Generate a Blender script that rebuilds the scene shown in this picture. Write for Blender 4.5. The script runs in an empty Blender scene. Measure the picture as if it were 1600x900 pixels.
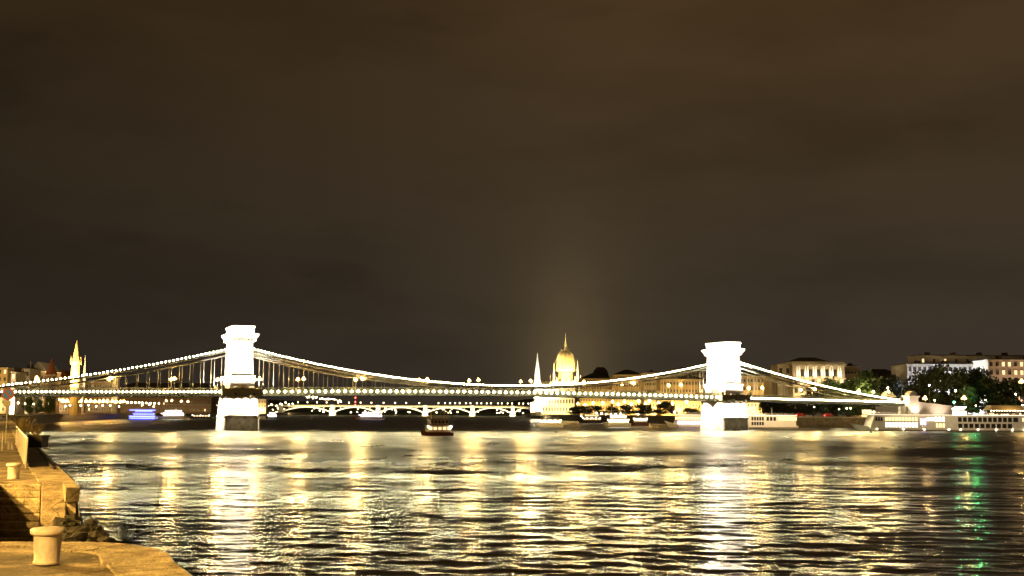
import bpy, math, random
import numpy as np
from mathutils import Vector, Matrix
random.seed(7)
R = math.radians
sc = bpy.context.scene
col = sc.collection

# ------------------------------------------------------------------ camera
F, HZ = 1800.0, 645.1
EYE = 6.7
PITCH = math.atan((HZ - 450) / F)
ROLL = R(0.33)
cd = bpy.data.cameras.new('camera'); cam = bpy.data.objects.new('camera', cd); col.objects.link(cam)
cd.sensor_width = 36; cd.lens = F / 1600 * 36; cd.clip_start = 0.3; cd.clip_end = 20000
CM = Matrix.Translation((0, 0, EYE)) @ Matrix.Rotation(math.pi/2 + PITCH, 4, 'X') @ Matrix.Rotation(ROLL, 4, 'Z')
cam.matrix_world = CM
sc.camera = cam
CR = CM.to_3x3()

def at(px, py, d):
    """point on the sight line of a photo pixel, d metres ahead"""
    v = CR @ Vector(((px - 800) / F, (450 - py) / F, -1))
    return Vector((0, 0, EYE)) + v * (d / v.y)
def gr(px, py, z):
    v = CR @ Vector(((px - 800) / F, (450 - py) / F, -1))
    return Vector((0, 0, EYE)) + v * ((z - EYE) / v.z)
def X(px, d): return at(px, 640, d).x
def Z(px, py, d): return at(px, py, d).z

# ------------------------------------------------------------------ render
sc.render.engine = 'CYCLES'
cy = sc.cycles
cy.use_denoising = True; cy.use_adaptive_sampling = False; cy.denoising_prefilter = 'ACCURATE'
cy.max_bounces = 5; cy.diffuse_bounces = 2; cy.glossy_bounces = 3; cy.transmission_bounces = 2; cy.volume_bounces = 0
cy.sample_clamp_indirect = 120; cy.sample_clamp_direct = 700; cy.caustics_reflective = False; cy.caustics_refractive = False
cy.use_light_tree = True; cy.seed = 7
vs = sc.view_settings
vs.view_transform = 'Standard'; vs.look = 'None'; vs.exposure = 0; vs.gamma = 1; vs.use_curve_mapping = False

# ------------------------------------------------------------------ night sky
W = bpy.data.worlds.new('World'); sc.world = W; W.use_nodes = True
nt = W.node_tree; nt.nodes.clear()
def N(t, **k):
    n = nt.nodes.new(t)
    for a, b in k.items(): setattr(n, a, b)
    return n
def wire(a, b): nt.links.new(a, b)
wo = N('ShaderNodeOutputWorld'); bg = N('ShaderNodeBackground'); tc = N('ShaderNodeTexCoord')
mp = N('ShaderNodeMapping'); mp.inputs['Scale'].default_value = (1.8, 1.8, 6.0)
wire(tc.outputs['Generated'], mp.inputs['Vector'])
n1 = N('ShaderNodeTexNoise'); n1.inputs['Scale'].default_value = 1.9; n1.inputs['Detail'].default_value = 5; n1.inputs['Roughness'].default_value = .5
wire(mp.outputs['Vector'], n1.inputs['Vector'])
sx = N('ShaderNodeSeparateXYZ'); wire(tc.outputs['Generated'], sx.inputs[0])
el = N('ShaderNodeMapRange'); el.inputs['From Min'].default_value = 0.02; el.inputs['From Max'].default_value = 0.36
wire(sx.outputs['Z'], el.inputs['Value'])
ge = N('ShaderNodeValToRGB'); e = ge.color_ramp.elements
e[0].position = 0; e[0].color = (.0400, .0310, .0225, 1)
e[1].position = 1; e[1].color = (.052, .0300, .0125, 1)
m = e.new(.35); m.color = (.0425, .0300, .0180, 1)
wire(el.outputs[0], ge.inputs[0])
# cloud breaks: darker and cooler
cb = N('ShaderNodeMapRange'); cb.inputs['From Min'].default_value = .34; cb.inputs['From Max'].default_value = .58
cb.inputs['To Min'].default_value = .76; cb.inputs['To Max'].default_value = 1.04
wire(n1.outputs['Fac'], cb.inputs['Value'])
# a touch darker to the west, lighter over the city
lr = N('ShaderNodeMapRange'); lr.inputs['From Min'].default_value = -.42; lr.inputs['From Max'].default_value = .1
lr.inputs['To Min'].default_value = .60; lr.inputs['To Max'].default_value = 1.05
wire(sx.outputs['X'], lr.inputs['Value'])
mu = N('ShaderNodeMath', operation='MULTIPLY'); wire(cb.outputs[0], mu.inputs[0]); wire(lr.outputs[0], mu.inputs[1])
# a few small darker breaks in the cloud
mp2 = N('ShaderNodeMapping'); mp2.inputs['Scale'].default_value = (4.2, 4.2, 15.0); wire(tc.outputs['Generated'], mp2.inputs['Vector'])
n2 = N('ShaderNodeTexNoise'); n2.inputs['Scale'].default_value = 1.3; n2.inputs['Detail'].default_value = 4; wire(mp2.outputs['Vector'], n2.inputs['Vector'])
wb = N('ShaderNodeMapRange'); wb.interpolation_type = 'SMOOTHSTEP'; wb.inputs['From Min'].default_value = .60; wb.inputs['From Max'].default_value = .74
wb.inputs['To Min'].default_value = 1; wb.inputs['To Max'].default_value = .86; wire(n2.outputs['Fac'], wb.inputs['Value'])
mu2 = N('ShaderNodeMath', operation='MULTIPLY'); wire(mu.outputs[0], mu2.inputs[0]); wire(wb.outputs[0], mu2.inputs[1])
mx = N('ShaderNodeVectorMath', operation='SCALE'); wire(ge.outputs[0], mx.inputs[0]); wire(mu2.outputs[0], mx.inputs['Scale'])
# light dome of the floodlit city painted into the sky colour
def lobe(dirv, kx, kz, c, prev):
    v = Vector(dirv).normalized(); az = math.atan2(v.x, v.y)
    d0 = N('ShaderNodeVectorMath', operation='SUBTRACT'); wire(tc.outputs['Generated'], d0.inputs[0]); d0.inputs[1].default_value = v
    d1 = N('ShaderNodeVectorMath', operation='MULTIPLY'); wire(d0.outputs[0], d1.inputs[0]); d1.inputs[1].default_value = (1/kx, 1, 1/kz)
    d2 = N('ShaderNodeVectorMath', operation='DOT_PRODUCT'); wire(d1.outputs[0], d2.inputs[0]); wire(d1.outputs[0], d2.inputs[1])
    ex = N('ShaderNodeMath', operation='MULTIPLY'); wire(d2.outputs['Value'], ex.inputs[0]); ex.inputs[1].default_value = -1
    e2 = N('ShaderNodeMath', operation='EXPONENT'); wire(ex.outputs[0], e2.inputs[0])
    s1 = N('ShaderNodeVectorMath', operation='SCALE'); s1.inputs[0].default_value = c; wire(e2.outputs[0], s1.inputs['Scale'])
    ad = N('ShaderNodeVectorMath', operation='ADD'); wire(prev.outputs[0], ad.inputs[0]); wire(s1.outputs[0], ad.inputs[1]); return ad
mx = lobe((.048, 1, .03), .036, .085, (.052, .036, .014), mx)
mx = lobe((.05, 1, .05), .09, .15, (.012, .008, .002), mx)
mx = lobe((.25, 1, .33), .26, .10, (.007, .003, .000), mx)
wire(mx.outputs[0], bg.inputs['Color']); bg.inputs['Strength'].default_value = 1.0
wire(bg.outputs[0], wo.inputs['Surface'])

# ------------------------------------------------------------------ materials
def mat(name, c, rough=.7, var=.25, scale=2.0, bump=0, metal=0, spec=.3, c2=None, stretch=(1, 1, 1)):
    m = bpy.data.materials.new(name); m.use_nodes = True; t = m.node_tree; p = t.nodes['Principled BSDF']
    p.inputs['Roughness'].default_value = rough; p.inputs['Metallic'].default_value = metal
    p.inputs['Specular IOR Level'].default_value = spec
    tcn = t.nodes.new('ShaderNodeTexCoord'); mpn = t.nodes.new('ShaderNodeMapping'); mpn.inputs['Scale'].default_value = stretch
    t.links.new(tcn.outputs['Object'], mpn.inputs[0])
    n = t.nodes.new('ShaderNodeTexNoise'); n.inputs['Scale'].default_value = scale; n.inputs['Detail'].default_value = 6; n.inputs['Roughness'].default_value = .65
    t.links.new(mpn.outputs[0], n.inputs['Vector'])
    r = t.nodes.new('ShaderNodeValToRGB'); r.color_ramp.elements[0].position = .3; r.color_ramp.elements[1].position = .7
    a = [x * (1 - var) for x in (c2 or c)]; b = [min(1, x * (1 + var)) for x in c]
    r.color_ramp.elements[0].color = (*a, 1); r.color_ramp.elements[1].color = (*b, 1)
    t.links.new(n.outputs['Fac'], r.inputs[0]); t.links.new(r.outputs[0], p.inputs['Base Color'])
    if bump:
        bn = t.nodes.new('ShaderNodeBump'); bn.inputs['Strength'].default_value = 1; bn.inputs['Distance'].default_value = bump
        t.links.new(n.outputs['Fac'], bn.inputs['Height']); t.links.new(bn.outputs[0], p.inputs['Normal'])
    return m
def emit(name, c, s):
    m = bpy.data.materials.new(name); m.use_nodes = True; p = m.node_tree.nodes['Principled BSDF']
    p.inputs['Base Color'].default_value = (*[min(1, x) * .8 for x in c], 1)
    p.inputs['Emission Color'].default_value = (*c, 1); p.inputs['Emission Strength'].default_value = s
    if s < 85: m.cycles.emission_sampling = 'NONE'
    return m

M = dict(
    bstone=mat('pale_limestone', (.50, .45, .36), .8, .12, .8, .02),
    wetstone=mat('river_stained_stone', (.19, .165, .115), .75, .35, .6, .04, c2=(.12, .10, .06)),
    iron=mat('painted_iron_pale', (.06, .056, .042), .5, .15, 1.5, 0, .0, .4),
    irondark=mat('painted_iron_dark', (.035, .032, .024), .5, .2, 1.5),
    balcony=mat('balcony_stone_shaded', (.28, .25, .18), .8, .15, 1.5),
    asphalt=mat('asphalt', (.05, .05, .05), .85, .2, 3),
    yellow=mat('yellow_render', (.42, .33, .17), .85, .15, .4),
    cream=mat('cream_render', (.5, .44, .32), .85, .12, .4),
    palewall=mat('pale_stone_wall', (.48, .46, .42), .8, .12, .5),
    brownwall=mat('brown_render', (.25, .18, .11), .85, .2, .4),
    roof=mat('slate_roof', (.06, .05, .045), .8, .3, 1.0),
    redroof=mat('red_tile_roof', (.22, .085, .045), .8, .3, 1.0),
    glassdark=mat('dark_window_glass', (.03, .03, .032), .15, .1, 1, spec=.5),
    trim=mat('stone_trim', (.45, .41, .33), .8, .1, 1),
    bark=mat('tree_bark', (.09, .065, .04), .9, .3, 3),
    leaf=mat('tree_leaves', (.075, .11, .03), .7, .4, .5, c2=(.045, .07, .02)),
    leafdark=mat('unlit_tree_leaves', (.022, .030, .012), .7, .4, .5, c2=(.013, .018, .008)),  # copy of the leaves with the unlit trees' shade in the colour
    dry=mat('dry_weeds', (.16, .12, .05), .8, .4, 9),
    white=mat('white_boat_paint', (.72, .70, .64), .4, .06, 1),
    hulldark=mat('dark_hull_paint', (.045, .035, .03), .4, .2, 1),
    hullred=mat('brown_hull_paint', (.16, .06, .035), .4, .2, 1),
    canvas=mat('awning_canvas', (.62, .5, .3), .8, .1, 2),
    metal=mat('galvanised_metal', (.42, .40, .37), .4, .15, 6, 0, .6),
    pole=mat('lamp_post_paint', (.10, .10, .09), .5, .2, 3),
    land=mat('dark_land', (.06, .05, .035), .9, .3, .02),
    hill=mat('wooded_hill', (.05, .055, .03), .9, .4, .01),
    darkrock=mat('shaded_dark_rock', (.022, .020, .013), .95, .5, 3, .05),  # the wall's shade is put into a near-black rock colour
    rock=mat('wet_rock', (.07, .06, .045), .7, .4, 2, .05),
    e_bulb=emit('string_bulb_glow', (1, .90, .50), 165),
    e_deck=emit('deck_bulb_glow', (1, .90, .48), 370),
    e_amber=emit('sodium_lamp_glow', (1, .62, .18), 5000),
    e_mid=emit('bank_lamp_glow', (1, .60, .18), 1300),
    e_rim=emit('amber_halo_glow', (1, .58, .16), 2.0),  # amber halo round the lamps, as a dim glowing surface
    e_soda=emit('street_sodium_glow', (1, .58, .16), 260),
    e_warm=emit('warm_lamp_glow', (1, .78, .42), 40),
    e_far=emit('far_lamp_glow', (1, .82, .5), 10),
    e_white=emit('white_lamp_glow', (1, .97, .9), 45),
    e_green=emit('green_lamp_glow', (.05, 1, .35), 420),
    e_red=emit('red_lamp_glow', (1, .06, .04), 25),
    e_blue=emit('blue_neon_glow', (.10, .12, 1), 9),
    e_lilac=emit('lilac_lamp_glow', (.75, .55, 1), 4),
    e_win=emit('lit_window', (1, .74, .36), 1.6),
    e_winw=emit('lit_window_bright', (1, .92, .72), 4),
    e_winb=emit('lit_window_blueish', (.9, .95, 1), 3),
)

# ------------------------------------------------------------------ mesh builder
class MB:
    def __init__(s): s.v = []; s.f = []; s.m = []; s.k = 0
    def slot(s, k): s.k = k; return s
    def add(s, vs_, fs):
        o = len(s.v); s.v += [tuple(q) for q in vs_]
        for f in fs: s.f.append(tuple(i + o for i in f)); s.m.append(s.k)
    def hexa(s, b, t):  # 4 bottom (ccw), 4 top
        s.add(list(b) + list(t), [(3,2,1,0),(4,5,6,7),(0,1,5,4),(1,2,6,5),(2,3,7,6),(3,0,4,7)])
    def box(s, x0, x1, y0, y1, z0, z1):
        s.hexa([(x0,y0,z0),(x1,y0,z0),(x1,y1,z0),(x0,y1,z0)], [(x0,y0,z1),(x1,y0,z1),(x1,y1,z1),(x0,y1,z1)])
    def taper(s, cx, cy_, a0, b0, z0, a1, b1, z1):
        s.hexa([(cx-a0,cy_-b0,z0),(cx+a0,cy_-b0,z0),(cx+a0,cy_+b0,z0),(cx-a0,cy_+b0,z0)],
               [(cx-a1,cy_-b1,z1),(cx+a1,cy_-b1,z1),(cx+a1,cy_+b1,z1),(cx-a1,cy_+b1,z1)])
    def prism(s, poly, z0, z1, poly2=None):
        n = len(poly); p2 = poly2 or poly
        s.add([(x,y,z0) for x,y in poly] + [(x,y,z1) for x,y in p2],
              [tuple(reversed(range(n))), tuple(range(n, 2*n))] + [(i,(i+1)%n,n+(i+1)%n,n+i) for i in range(n)])
    def tube(s, p0, p1, r0, r1=None, n=6):
        r1 = r0 if r1 is None else r1
        p0 = Vector(p0); p1 = Vector(p1); d = (p1-p0).normalized()
        u = d.orthogonal().normalized(); w = d.cross(u)
        vs_ = [p0 + (u*math.cos(2*math.pi*i/n) + w*math.sin(2*math.pi*i/n))*r0 for i in range(n)] + \
              [p1 + (u*math.cos(2*math.pi*i/n) + w*math.sin(2*math.pi*i/n))*r1 for i in range(n)]
        s.add(vs_, [tuple(reversed(range(n))), tuple(range(n,2*n))] + [(i,(i+1)%n,n+(i+1)%n,n+i) for i in range(n)])
    def lathe(s, prof, cx=0, cy_=0, n=16, rot=0):
        k = len(prof); vs_ = []
        for r, z in prof:
            for i in range(n):
                a = 2*math.pi*i/n + rot; vs_.append((cx + r*math.cos(a), cy_ + r*math.sin(a), z))
        fs = [(j*n+i, j*n+(i+1)%n, (j+1)*n+(i+1)%n, (j+1)*n+i) for j in range(k-1) for i in range(n)]
        fs += [tuple(reversed(range(n))), tuple(range((k-1)*n, k*n))]
        s.add(vs_, fs)
    def ball(s, c, r, n=8, k=5, sz=1):
        s.lathe([(max(.001, r*math.sin(math.pi*j/k)), c[2] - r*sz*math.cos(math.pi*j/k)) for j in range(k+1)], c[0], c[1], n)
    def mesh(s, name, mats, smooth=False):
        me = bpy.data.meshes.new(name); me.from_pydata(s.v, [], s.f)
        for m_ in (mats if isinstance(mats, (list, tuple)) else [mats]): me.materials.append(m_)
        me.polygons.foreach_set('material_index', s.m)
        if smooth: me.polygons.foreach_set('use_smooth', [True]*len(s.f))
        me.update(); return me
    def build(s, name, mats, parent=None, smooth=False, loc=None, bevel=0):
        o = bpy.data.objects.new(name, s.mesh(name, mats, smooth)); col.objects.link(o)
        if parent: o.parent = parent
        if loc: o.location = loc
        if bevel:
            b = o.modifiers.new('bevel', 'BEVEL'); b.width = bevel; b.segments = 2; b.limit_method = 'ANGLE'
        return o
def inst(me, name, parent=None, loc=(0,0,0), rz=0, scale=None):
    o = bpy.data.objects.new(name, me); col.objects.link(o); o.location = loc; o.rotation_euler = (0,0,rz)
    if scale: o.scale = scale
    if parent: o.parent = parent
    return o
def tag(o, label, cat, group=None):
    o['label'] = label; o['category'] = cat
    if group: o['group'] = group
    return o
def thing(name, label, cat, loc=(0,0,0), rz=0, group=None):
    o = bpy.data.objects.new(name, None); col.objects.link(o); o.location = loc; o.rotation_euler = (0,0,rz); o.empty_display_size = .5
    return tag(o, label, cat, group)
def struct(o, kind='structure'): o['kind'] = kind; return o
ORD = 'first second third fourth fifth sixth seventh eighth ninth tenth eleventh twelfth thirteenth fourteenth fifteenth sixteenth seventeenth eighteenth nineteenth twentieth'.split()
TENS = {2: 'twenty', 3: 'thirty', 4: 'forty'}
def nth(i):
    if i < 20: return ORD[i]
    t, u = divmod(i + 1, 10)
    return (TENS[t] + '-' + ORD[u-1]) if u else {3: 'thirtieth', 4: 'fortieth', 2: 'twentieth'}[t]
def aim(o, target):
    o.rotation_euler = (Vector(target) - Vector(o.location)).to_track_quat('-Z', 'Y').to_euler()
def spot(loc, target, power, color=(1,.9,.7), angle=80, blend=.4, r=.4, name='flood_light'):
    l = bpy.data.lights.new(name, 'SPOT'); l.energy = power; l.color = color; l.spot_size = R(angle); l.spot_blend = blend; l.shadow_soft_size = r
    o = bpy.data.objects.new(name, l); col.objects.link(o); o.location = loc; aim(o, target); return o
def area(loc, target, power, sx_, sy_, color=(1,.8,.5), spread=180, name='flood_bar'):
    l = bpy.data.lights.new(name, 'AREA'); l.shape = 'RECTANGLE'; l.size = sx_; l.size_y = sy_; l.energy = power; l.color = color; l.spread = R(spread)
    o = bpy.data.objects.new(name, l); col.objects.link(o); o.location = loc; aim(o, target); return o

# ================================================================== WATER
def water():
    amp = []; NW = 110
    rng = np.random.RandomState(3)
    for i in range(NW):
        lam = 0.36 * (4.2 / .36) ** (rng.rand() ** 1.0)
        th = R(rng.normal(8, 27))
        k = 2*math.pi/lam
        slope = .0110 * (1.1 if lam < 1.6 else .85) * (.8 if lam > 3.2 else 1)
        amp.append((lam, k*math.sin(th), k*math.cos(th), slope/k, rng.rand()*6.283))
    ds = []; d = 12.0
    while d < 520: ds.append(d); d *= (1.0030 if d < 200 else 1.006) if d > 36 else 1.02
    while d < 9000: ds.append(d); d *= 1.06
    ds = np.array(ds); nc = 460
    tn = np.linspace(-1, 1, nc); tn = np.sign(tn) * (np.abs(tn)*.56 + .75*np.abs(tn)**6)
    D, T = np.meshgrid(ds, tn, indexing='ij')
    x = D*T; y = D.copy()
    z = np.zeros_like(x); dx = np.zeros_like(x); dy = np.zeros_like(x)
    for lam, kx, ky, a, ph in amp:
        res = D * .0034
        w = np.clip((lam/np.maximum(res, .01) - 2.5)/3, 0, 1) * np.clip((lam*7700/D**2 - 1.0)/1.6, 0, 1) * (D < 300)
        p = kx*x + ky*y + ph
        z += w*a*np.sin(p)
        k = math.hypot(kx, ky); q = .75
        dx -= -w*q*a*kx/k*np.cos(p); dy -= -w*q*a*ky/k*np.cos(p)
    for i in range(60):      # longer swell and wakes in mid river
        lam = 4.5 * (60.0/4.5) ** rng.rand(); th = R(rng.normal(4, 24)); k = 2*math.pi/lam
        a = .0052/k * (1 + .7*np.clip((D - 110)/120, 0, 1)); w = np.clip((D - 45)/90, 0, 1) * np.clip((lam*7700/D**2 - .9)/1.2, 0, 1) * (D < 520)
        w = w * np.clip((520 - D)/60, 0, 1)
        z += w*a*np.sin(k*math.sin(th)*x + k*math.cos(th)*y + rng.rand()*6.283)
    x += dx; y += dy
    nr = len(ds)
    vs_ = np.stack([x, y, z], -1).reshape(-1, 3)
    i = np.arange(nr-1)[:, None]*nc + np.arange(nc-1)[None, :]
    fs = np.stack([i, i+1, i+nc+1, i+nc], -1).reshape(-1, 4)
    me = bpy.data.meshes.new('river_water')
    me.vertices.add(len(vs_)); me.vertices.foreach_set('co', vs_.ravel())
    me.loops.add(fs.size); me.loops.foreach_set('vertex_index', fs.ravel())
    me.polygons.add(len(fs)); me.polygons.foreach_set('loop_start', np.arange(0, fs.size, 4)); me.polygons.foreach_set('loop_total', np.full(len(fs), 4))
    me.polygons.foreach_set('use_smooth', np.ones(len(fs), bool)); me.update(); me.validate()
    m = bpy.data.materials.new('river_water'); m.use_nodes = True; t = m.node_tree; p = t.nodes['Principled BSDF']
    p.inputs['Base Color'].default_value = (.012, .014, .008, 1); p.inputs['Roughness'].default_value = .10
    p.inputs['IOR'].default_value = 1.34; p.inputs['Specular IOR Level'].default_value = .5
    tcn = t.nodes.new('ShaderNodeNewGeometry')
    def layer(scale, sxy, dist, prev, detail=3):
        mpn = t.nodes.new('ShaderNodeMapping'); mpn.inputs['Scale'].default_value = (sxy[0], sxy[1], 1); mpn.inputs['Rotation'].default_value = (0, 0, R(8))
        t.links.new(tcn.outputs['Position'], mpn.inputs[0])
        n = t.nodes.new('ShaderNodeTexNoise'); n.inputs['Scale'].default_value = scale; n.inputs['Detail'].default_value = detail
        t.links.new(mpn.outputs[0], n.inputs['Vector'])
        b = t.nodes.new('ShaderNodeBump'); b.inputs['Strength'].default_value = 1; b.inputs['Distance'].default_value = dist
        t.links.new(n.outputs['Fac'], b.inputs['Height'])
        if prev: t.links.new(prev.outputs[0], b.inputs['Normal'])
        return b
    b = layer(.6, (.35, 1), .16, None, 3)
    b = layer(3.2, (.45, 1), .045, b, 3)
    t.links.new(b.outputs[0], p.inputs['Normal'])
    # waves too fine to resolve far out act as a rougher surface
    ln = t.nodes.new('ShaderNodeVectorMath'); ln.operation = 'LENGTH'; t.links.new(tcn.outputs['Position'], ln.inputs[0])
    mr = t.nodes.new('ShaderNodeMapRange'); mr.inputs['From Min'].default_value = 42; mr.inputs['From Max'].default_value = 210
    mr.inputs['To Min'].default_value = .10; mr.inputs['To Max'].default_value = .37
    t.links.new(ln.outputs['Value'], mr.inputs['Value'])
    # cat's paws: wind-ruffled and calmer patches
    mg = t.nodes.new('ShaderNodeMapping'); mg.inputs['Scale'].default_value = (.09, .035, 1); t.links.new(tcn.outputs['Position'], mg.inputs[0])
    ng = t.nodes.new('ShaderNodeTexNoise'); ng.inputs['Scale'].default_value = 1; ng.inputs['Detail'].default_value = 5; ng.inputs['Roughness'].default_value = .7; t.links.new(mg.outputs[0], ng.inputs['Vector'])
    rg = t.nodes.new('ShaderNodeMapRange'); rg.inputs['From Min'].default_value = .35; rg.inputs['From Max'].default_value = .65; rg.inputs['To Min'].default_value = .72; rg.inputs['To Max'].default_value = 1.12
    t.links.new(ng.outputs['Fac'], rg.inputs['Value']); mm = t.nodes.new('ShaderNodeMath'); mm.operation = 'MULTIPLY'
    t.links.new(mr.outputs[0], mm.inputs[0]); t.links.new(rg.outputs[0], mm.inputs[1]); t.links.new(mm.outputs[0], p.inputs['Roughness'])
    fd = t.nodes.new('ShaderNodeMapRange'); fd.inputs['From Min'].default_value = 45; fd.inputs['From Max'].default_value = 110
    fd.inputs['To Min'].default_value = 1; fd.inputs['To Max'].default_value = 0; t.links.new(ln.outputs['Value'], fd.inputs['Value'])
    for q in t.nodes:
        if q.bl_idname == 'ShaderNodeBump': t.links.new(fd.outputs[0], q.inputs['Strength'])
    me.materials.append(m)
    o = bpy.data.objects.new('river_water', me); col.objects.link(o); struct(o)
water()

# ================================================================== GROUND
QZ = 4.5
def E(d): return 2.3 - .44*d
right_bank = [(600, 470), (300, 530), (231, 560), (202, 580), (147, 625), (113, 690), (89, 800), (55, 1010), (34, 1230), (24, 1600), (22, 2600)]
left_bank = [(-197, 450), (-201, 484), (-252, 640), (-286, 760), (-313, 880), (-322, 960), (-345, 1250), (-400, 1900), (-450, 2600)]
def bank(pts, side, top, name, mats):
    """embankment: stone wall down to the water and flat land behind it"""
    b = MB()
    n = len(pts)
    far = [(side*6000, p[1]) for p in pts]
    wz = [(x, y, -1.5) for x, y in pts]; tz = [(x + side*.6, y, top) for x, y in pts]
    fz = [(x, y, top + .02) for x, y in far]
    for i in range(n-1):
        q = [wz[i], wz[i+1], tz[i+1], tz[i]]
        b.slot(0).add(q, [(0,1,2,3) if side > 0 else (3,2,1,0)])
        q = [tz[i], tz[i+1], fz[i+1], fz[i]]
        b.slot(1).add(q, [(0,1,2,3) if side > 0 else (3,2,1,0)])
    # coping
    for i in range(n-1):
        (x0, y0), (x1, y1) = pts[i], pts[i+1]
        b.slot(2).hexa([(x0+side*.1,y0,top-.25),(x0+side*1.1,y0,top-.25),(x1+side*1.1,y1,top-.25),(x1+side*.1,y1,top-.25)],
                       [(x0+side*.1,y0,top+.15),(x0+side*1.1,y0,top+.15),(x1+side*1.1,y1,top+.15),(x1+side*.1,y1,top+.15)])
    return struct(b.build(name, mats))
bank(right_bank, 1, 5.4, 'embankment_ground', [M['wetstone'], M['asphalt'], M['trim']])
bank(left_bank, -1, 4.6, 'embankment_ground', [M['wetstone'], M['asphalt'], M['trim']])
# land and low hills far upstream
def hills():
    b = MB(); nx, ny = 80, 12; vs_ = []
    for j in range(ny):
        for i in range(nx):
            x = -4200 + 8400*i/(nx-1); y = 2750 + 3500*j/(ny-1)
            hgt = 30 + 55*math.exp(-((x+2300)/1300)**2) + 20*math.sin(x*.0021) + 14*math.sin(x*.0057 + 1) + 6*math.sin(x*.017)
            s = min(1, j/4.0)
            vs_.append((x, y, 3 + max(2, hgt)*s*s*(3-2*s)))
    b.add(vs_, [(j*nx+i, j*nx+i+1, (j+1)*nx+i+1, (j+1)*nx+i) for j in range(ny-1) for i in range(nx-1)])
    b.add([(-4200,2750,-2),(4200,2750,-2),(4200,2750,5),(-4200,2750,5)], [(0,1,2,3)])
    struct(b.build('hill_terrain', M['hill'], smooth=True))
    # castle-side hill behind the left bank
    b = MB(); nx, ny = 50, 30; vs_ = []
    for j in range(ny):
        for i in range(nx):
            x = -2600 + 2150*i/(nx-1); y = 420 + 2300*j/(ny-1)
            xb = -430 - (y-420)*.04
            s = max(0, min(1, (xb - x)/420)); s = s*s*(3-2*s)
            vs_.append((x, y, 4.55 + s*(34 + 12*math.sin(x*.006+y*.004) + 8*math.sin(y*.013))))
    b.add(vs_, [(j*nx+i, j*nx+i+1, (j+1)*nx+i+1, (j+1)*nx+i) for j in range(ny-1) for i in range(nx-1)])
    struct(b.build('hill_terrain', M['hill'], smooth=True))
hills()

# ------------------------------------------------------------------ near quay
qm = mat('quay_stone', (.40, .33, .22), .85, .28, .9, .03, c2=(.26, .20, .12))
def weather(m_, lo, crack, sc2):
    t = m_.node_tree
    p = t.nodes['Principled BSDF']     # fine grain, dirt stains and moss
    old = p.inputs['Base Color'].links[0].from_socket
    tcn = t.nodes.new('ShaderNodeTexCoord')
    n2 = t.nodes.new('ShaderNodeTexNoise'); n2.inputs['Scale'].default_value = sc2; n2.inputs['Detail'].default_value = 9; n2.inputs['Roughness'].default_value = .72
    n3 = t.nodes.new('ShaderNodeTexNoise'); n3.inputs['Scale'].default_value = 26; n3.inputs['Detail'].default_value = 4
    v3 = t.nodes.new('ShaderNodeTexVoronoi'); v3.feature = 'DISTANCE_TO_EDGE'; v3.inputs['Scale'].default_value = .38; v3.inputs['Randomness'].default_value = 1
    nd = t.nodes.new('ShaderNodeTexNoise'); nd.inputs['Scale'].default_value = 1.5; nd.inputs['Detail'].default_value = 5
    va = t.nodes.new('ShaderNodeVectorMath'); va.operation = 'MULTIPLY_ADD'; va.inputs[1].default_value = (.9, .9, .9)
    for n in (n2, n3, nd): t.links.new(tcn.outputs['Object'], n.inputs['Vector'])
    t.links.new(nd.outputs['Color'], va.inputs[0]); t.links.new(tcn.outputs['Object'], va.inputs[2]); t.links.new(va.outputs[0], v3.inputs['Vector'])
    def rmp(a, b, c0, c1, src):
        r = t.nodes.new('ShaderNodeMapRange'); r.inputs['From Min'].default_value = a; r.inputs['From Max'].default_value = b
        r.inputs['To Min'].default_value = c0; r.inputs['To Max'].default_value = c1; t.links.new(src, r.inputs['Value']); return r.outputs[0]
    def mul(a, b):
        q = t.nodes.new('ShaderNodeMath'); q.operation = 'MULTIPLY'; t.links.new(a, q.inputs[0]); t.links.new(b, q.inputs[1]); return q.outputs[0]
    fac = mul(mul(rmp(.44, .58, lo, 1.1, n2.outputs['Fac']), rmp(.35, .65, .6, 1.25, n3.outputs['Fac'])), rmp(0, .012, crack, 1, v3.outputs['Distance']))
    sm = t.nodes.new('ShaderNodeVectorMath'); sm.operation = 'SCALE'; t.links.new(old, sm.inputs[0]); t.links.new(fac, sm.inputs['Scale']); t.links.new(sm.outputs[0], p.inputs['Base Color'])
    bn = t.nodes.new('ShaderNodeBump'); bn.inputs['Distance'].default_value = .03; t.links.new(fac, bn.inputs['Height'])
    t.links.new(p.inputs['Normal'].links[0].from_socket, bn.inputs['Normal']); t.links.new(bn.outputs[0], p.inputs['Normal'])

weather(qm, .30, .35, .55); M['quay'] = qm
cope = mat('coping_stone', (.50, .43, .29), .85, .25, 3.2, .03, c2=(.27, .21, .12)); M['cope'] = cope
weather(cope, .70, .45, .9)

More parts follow.
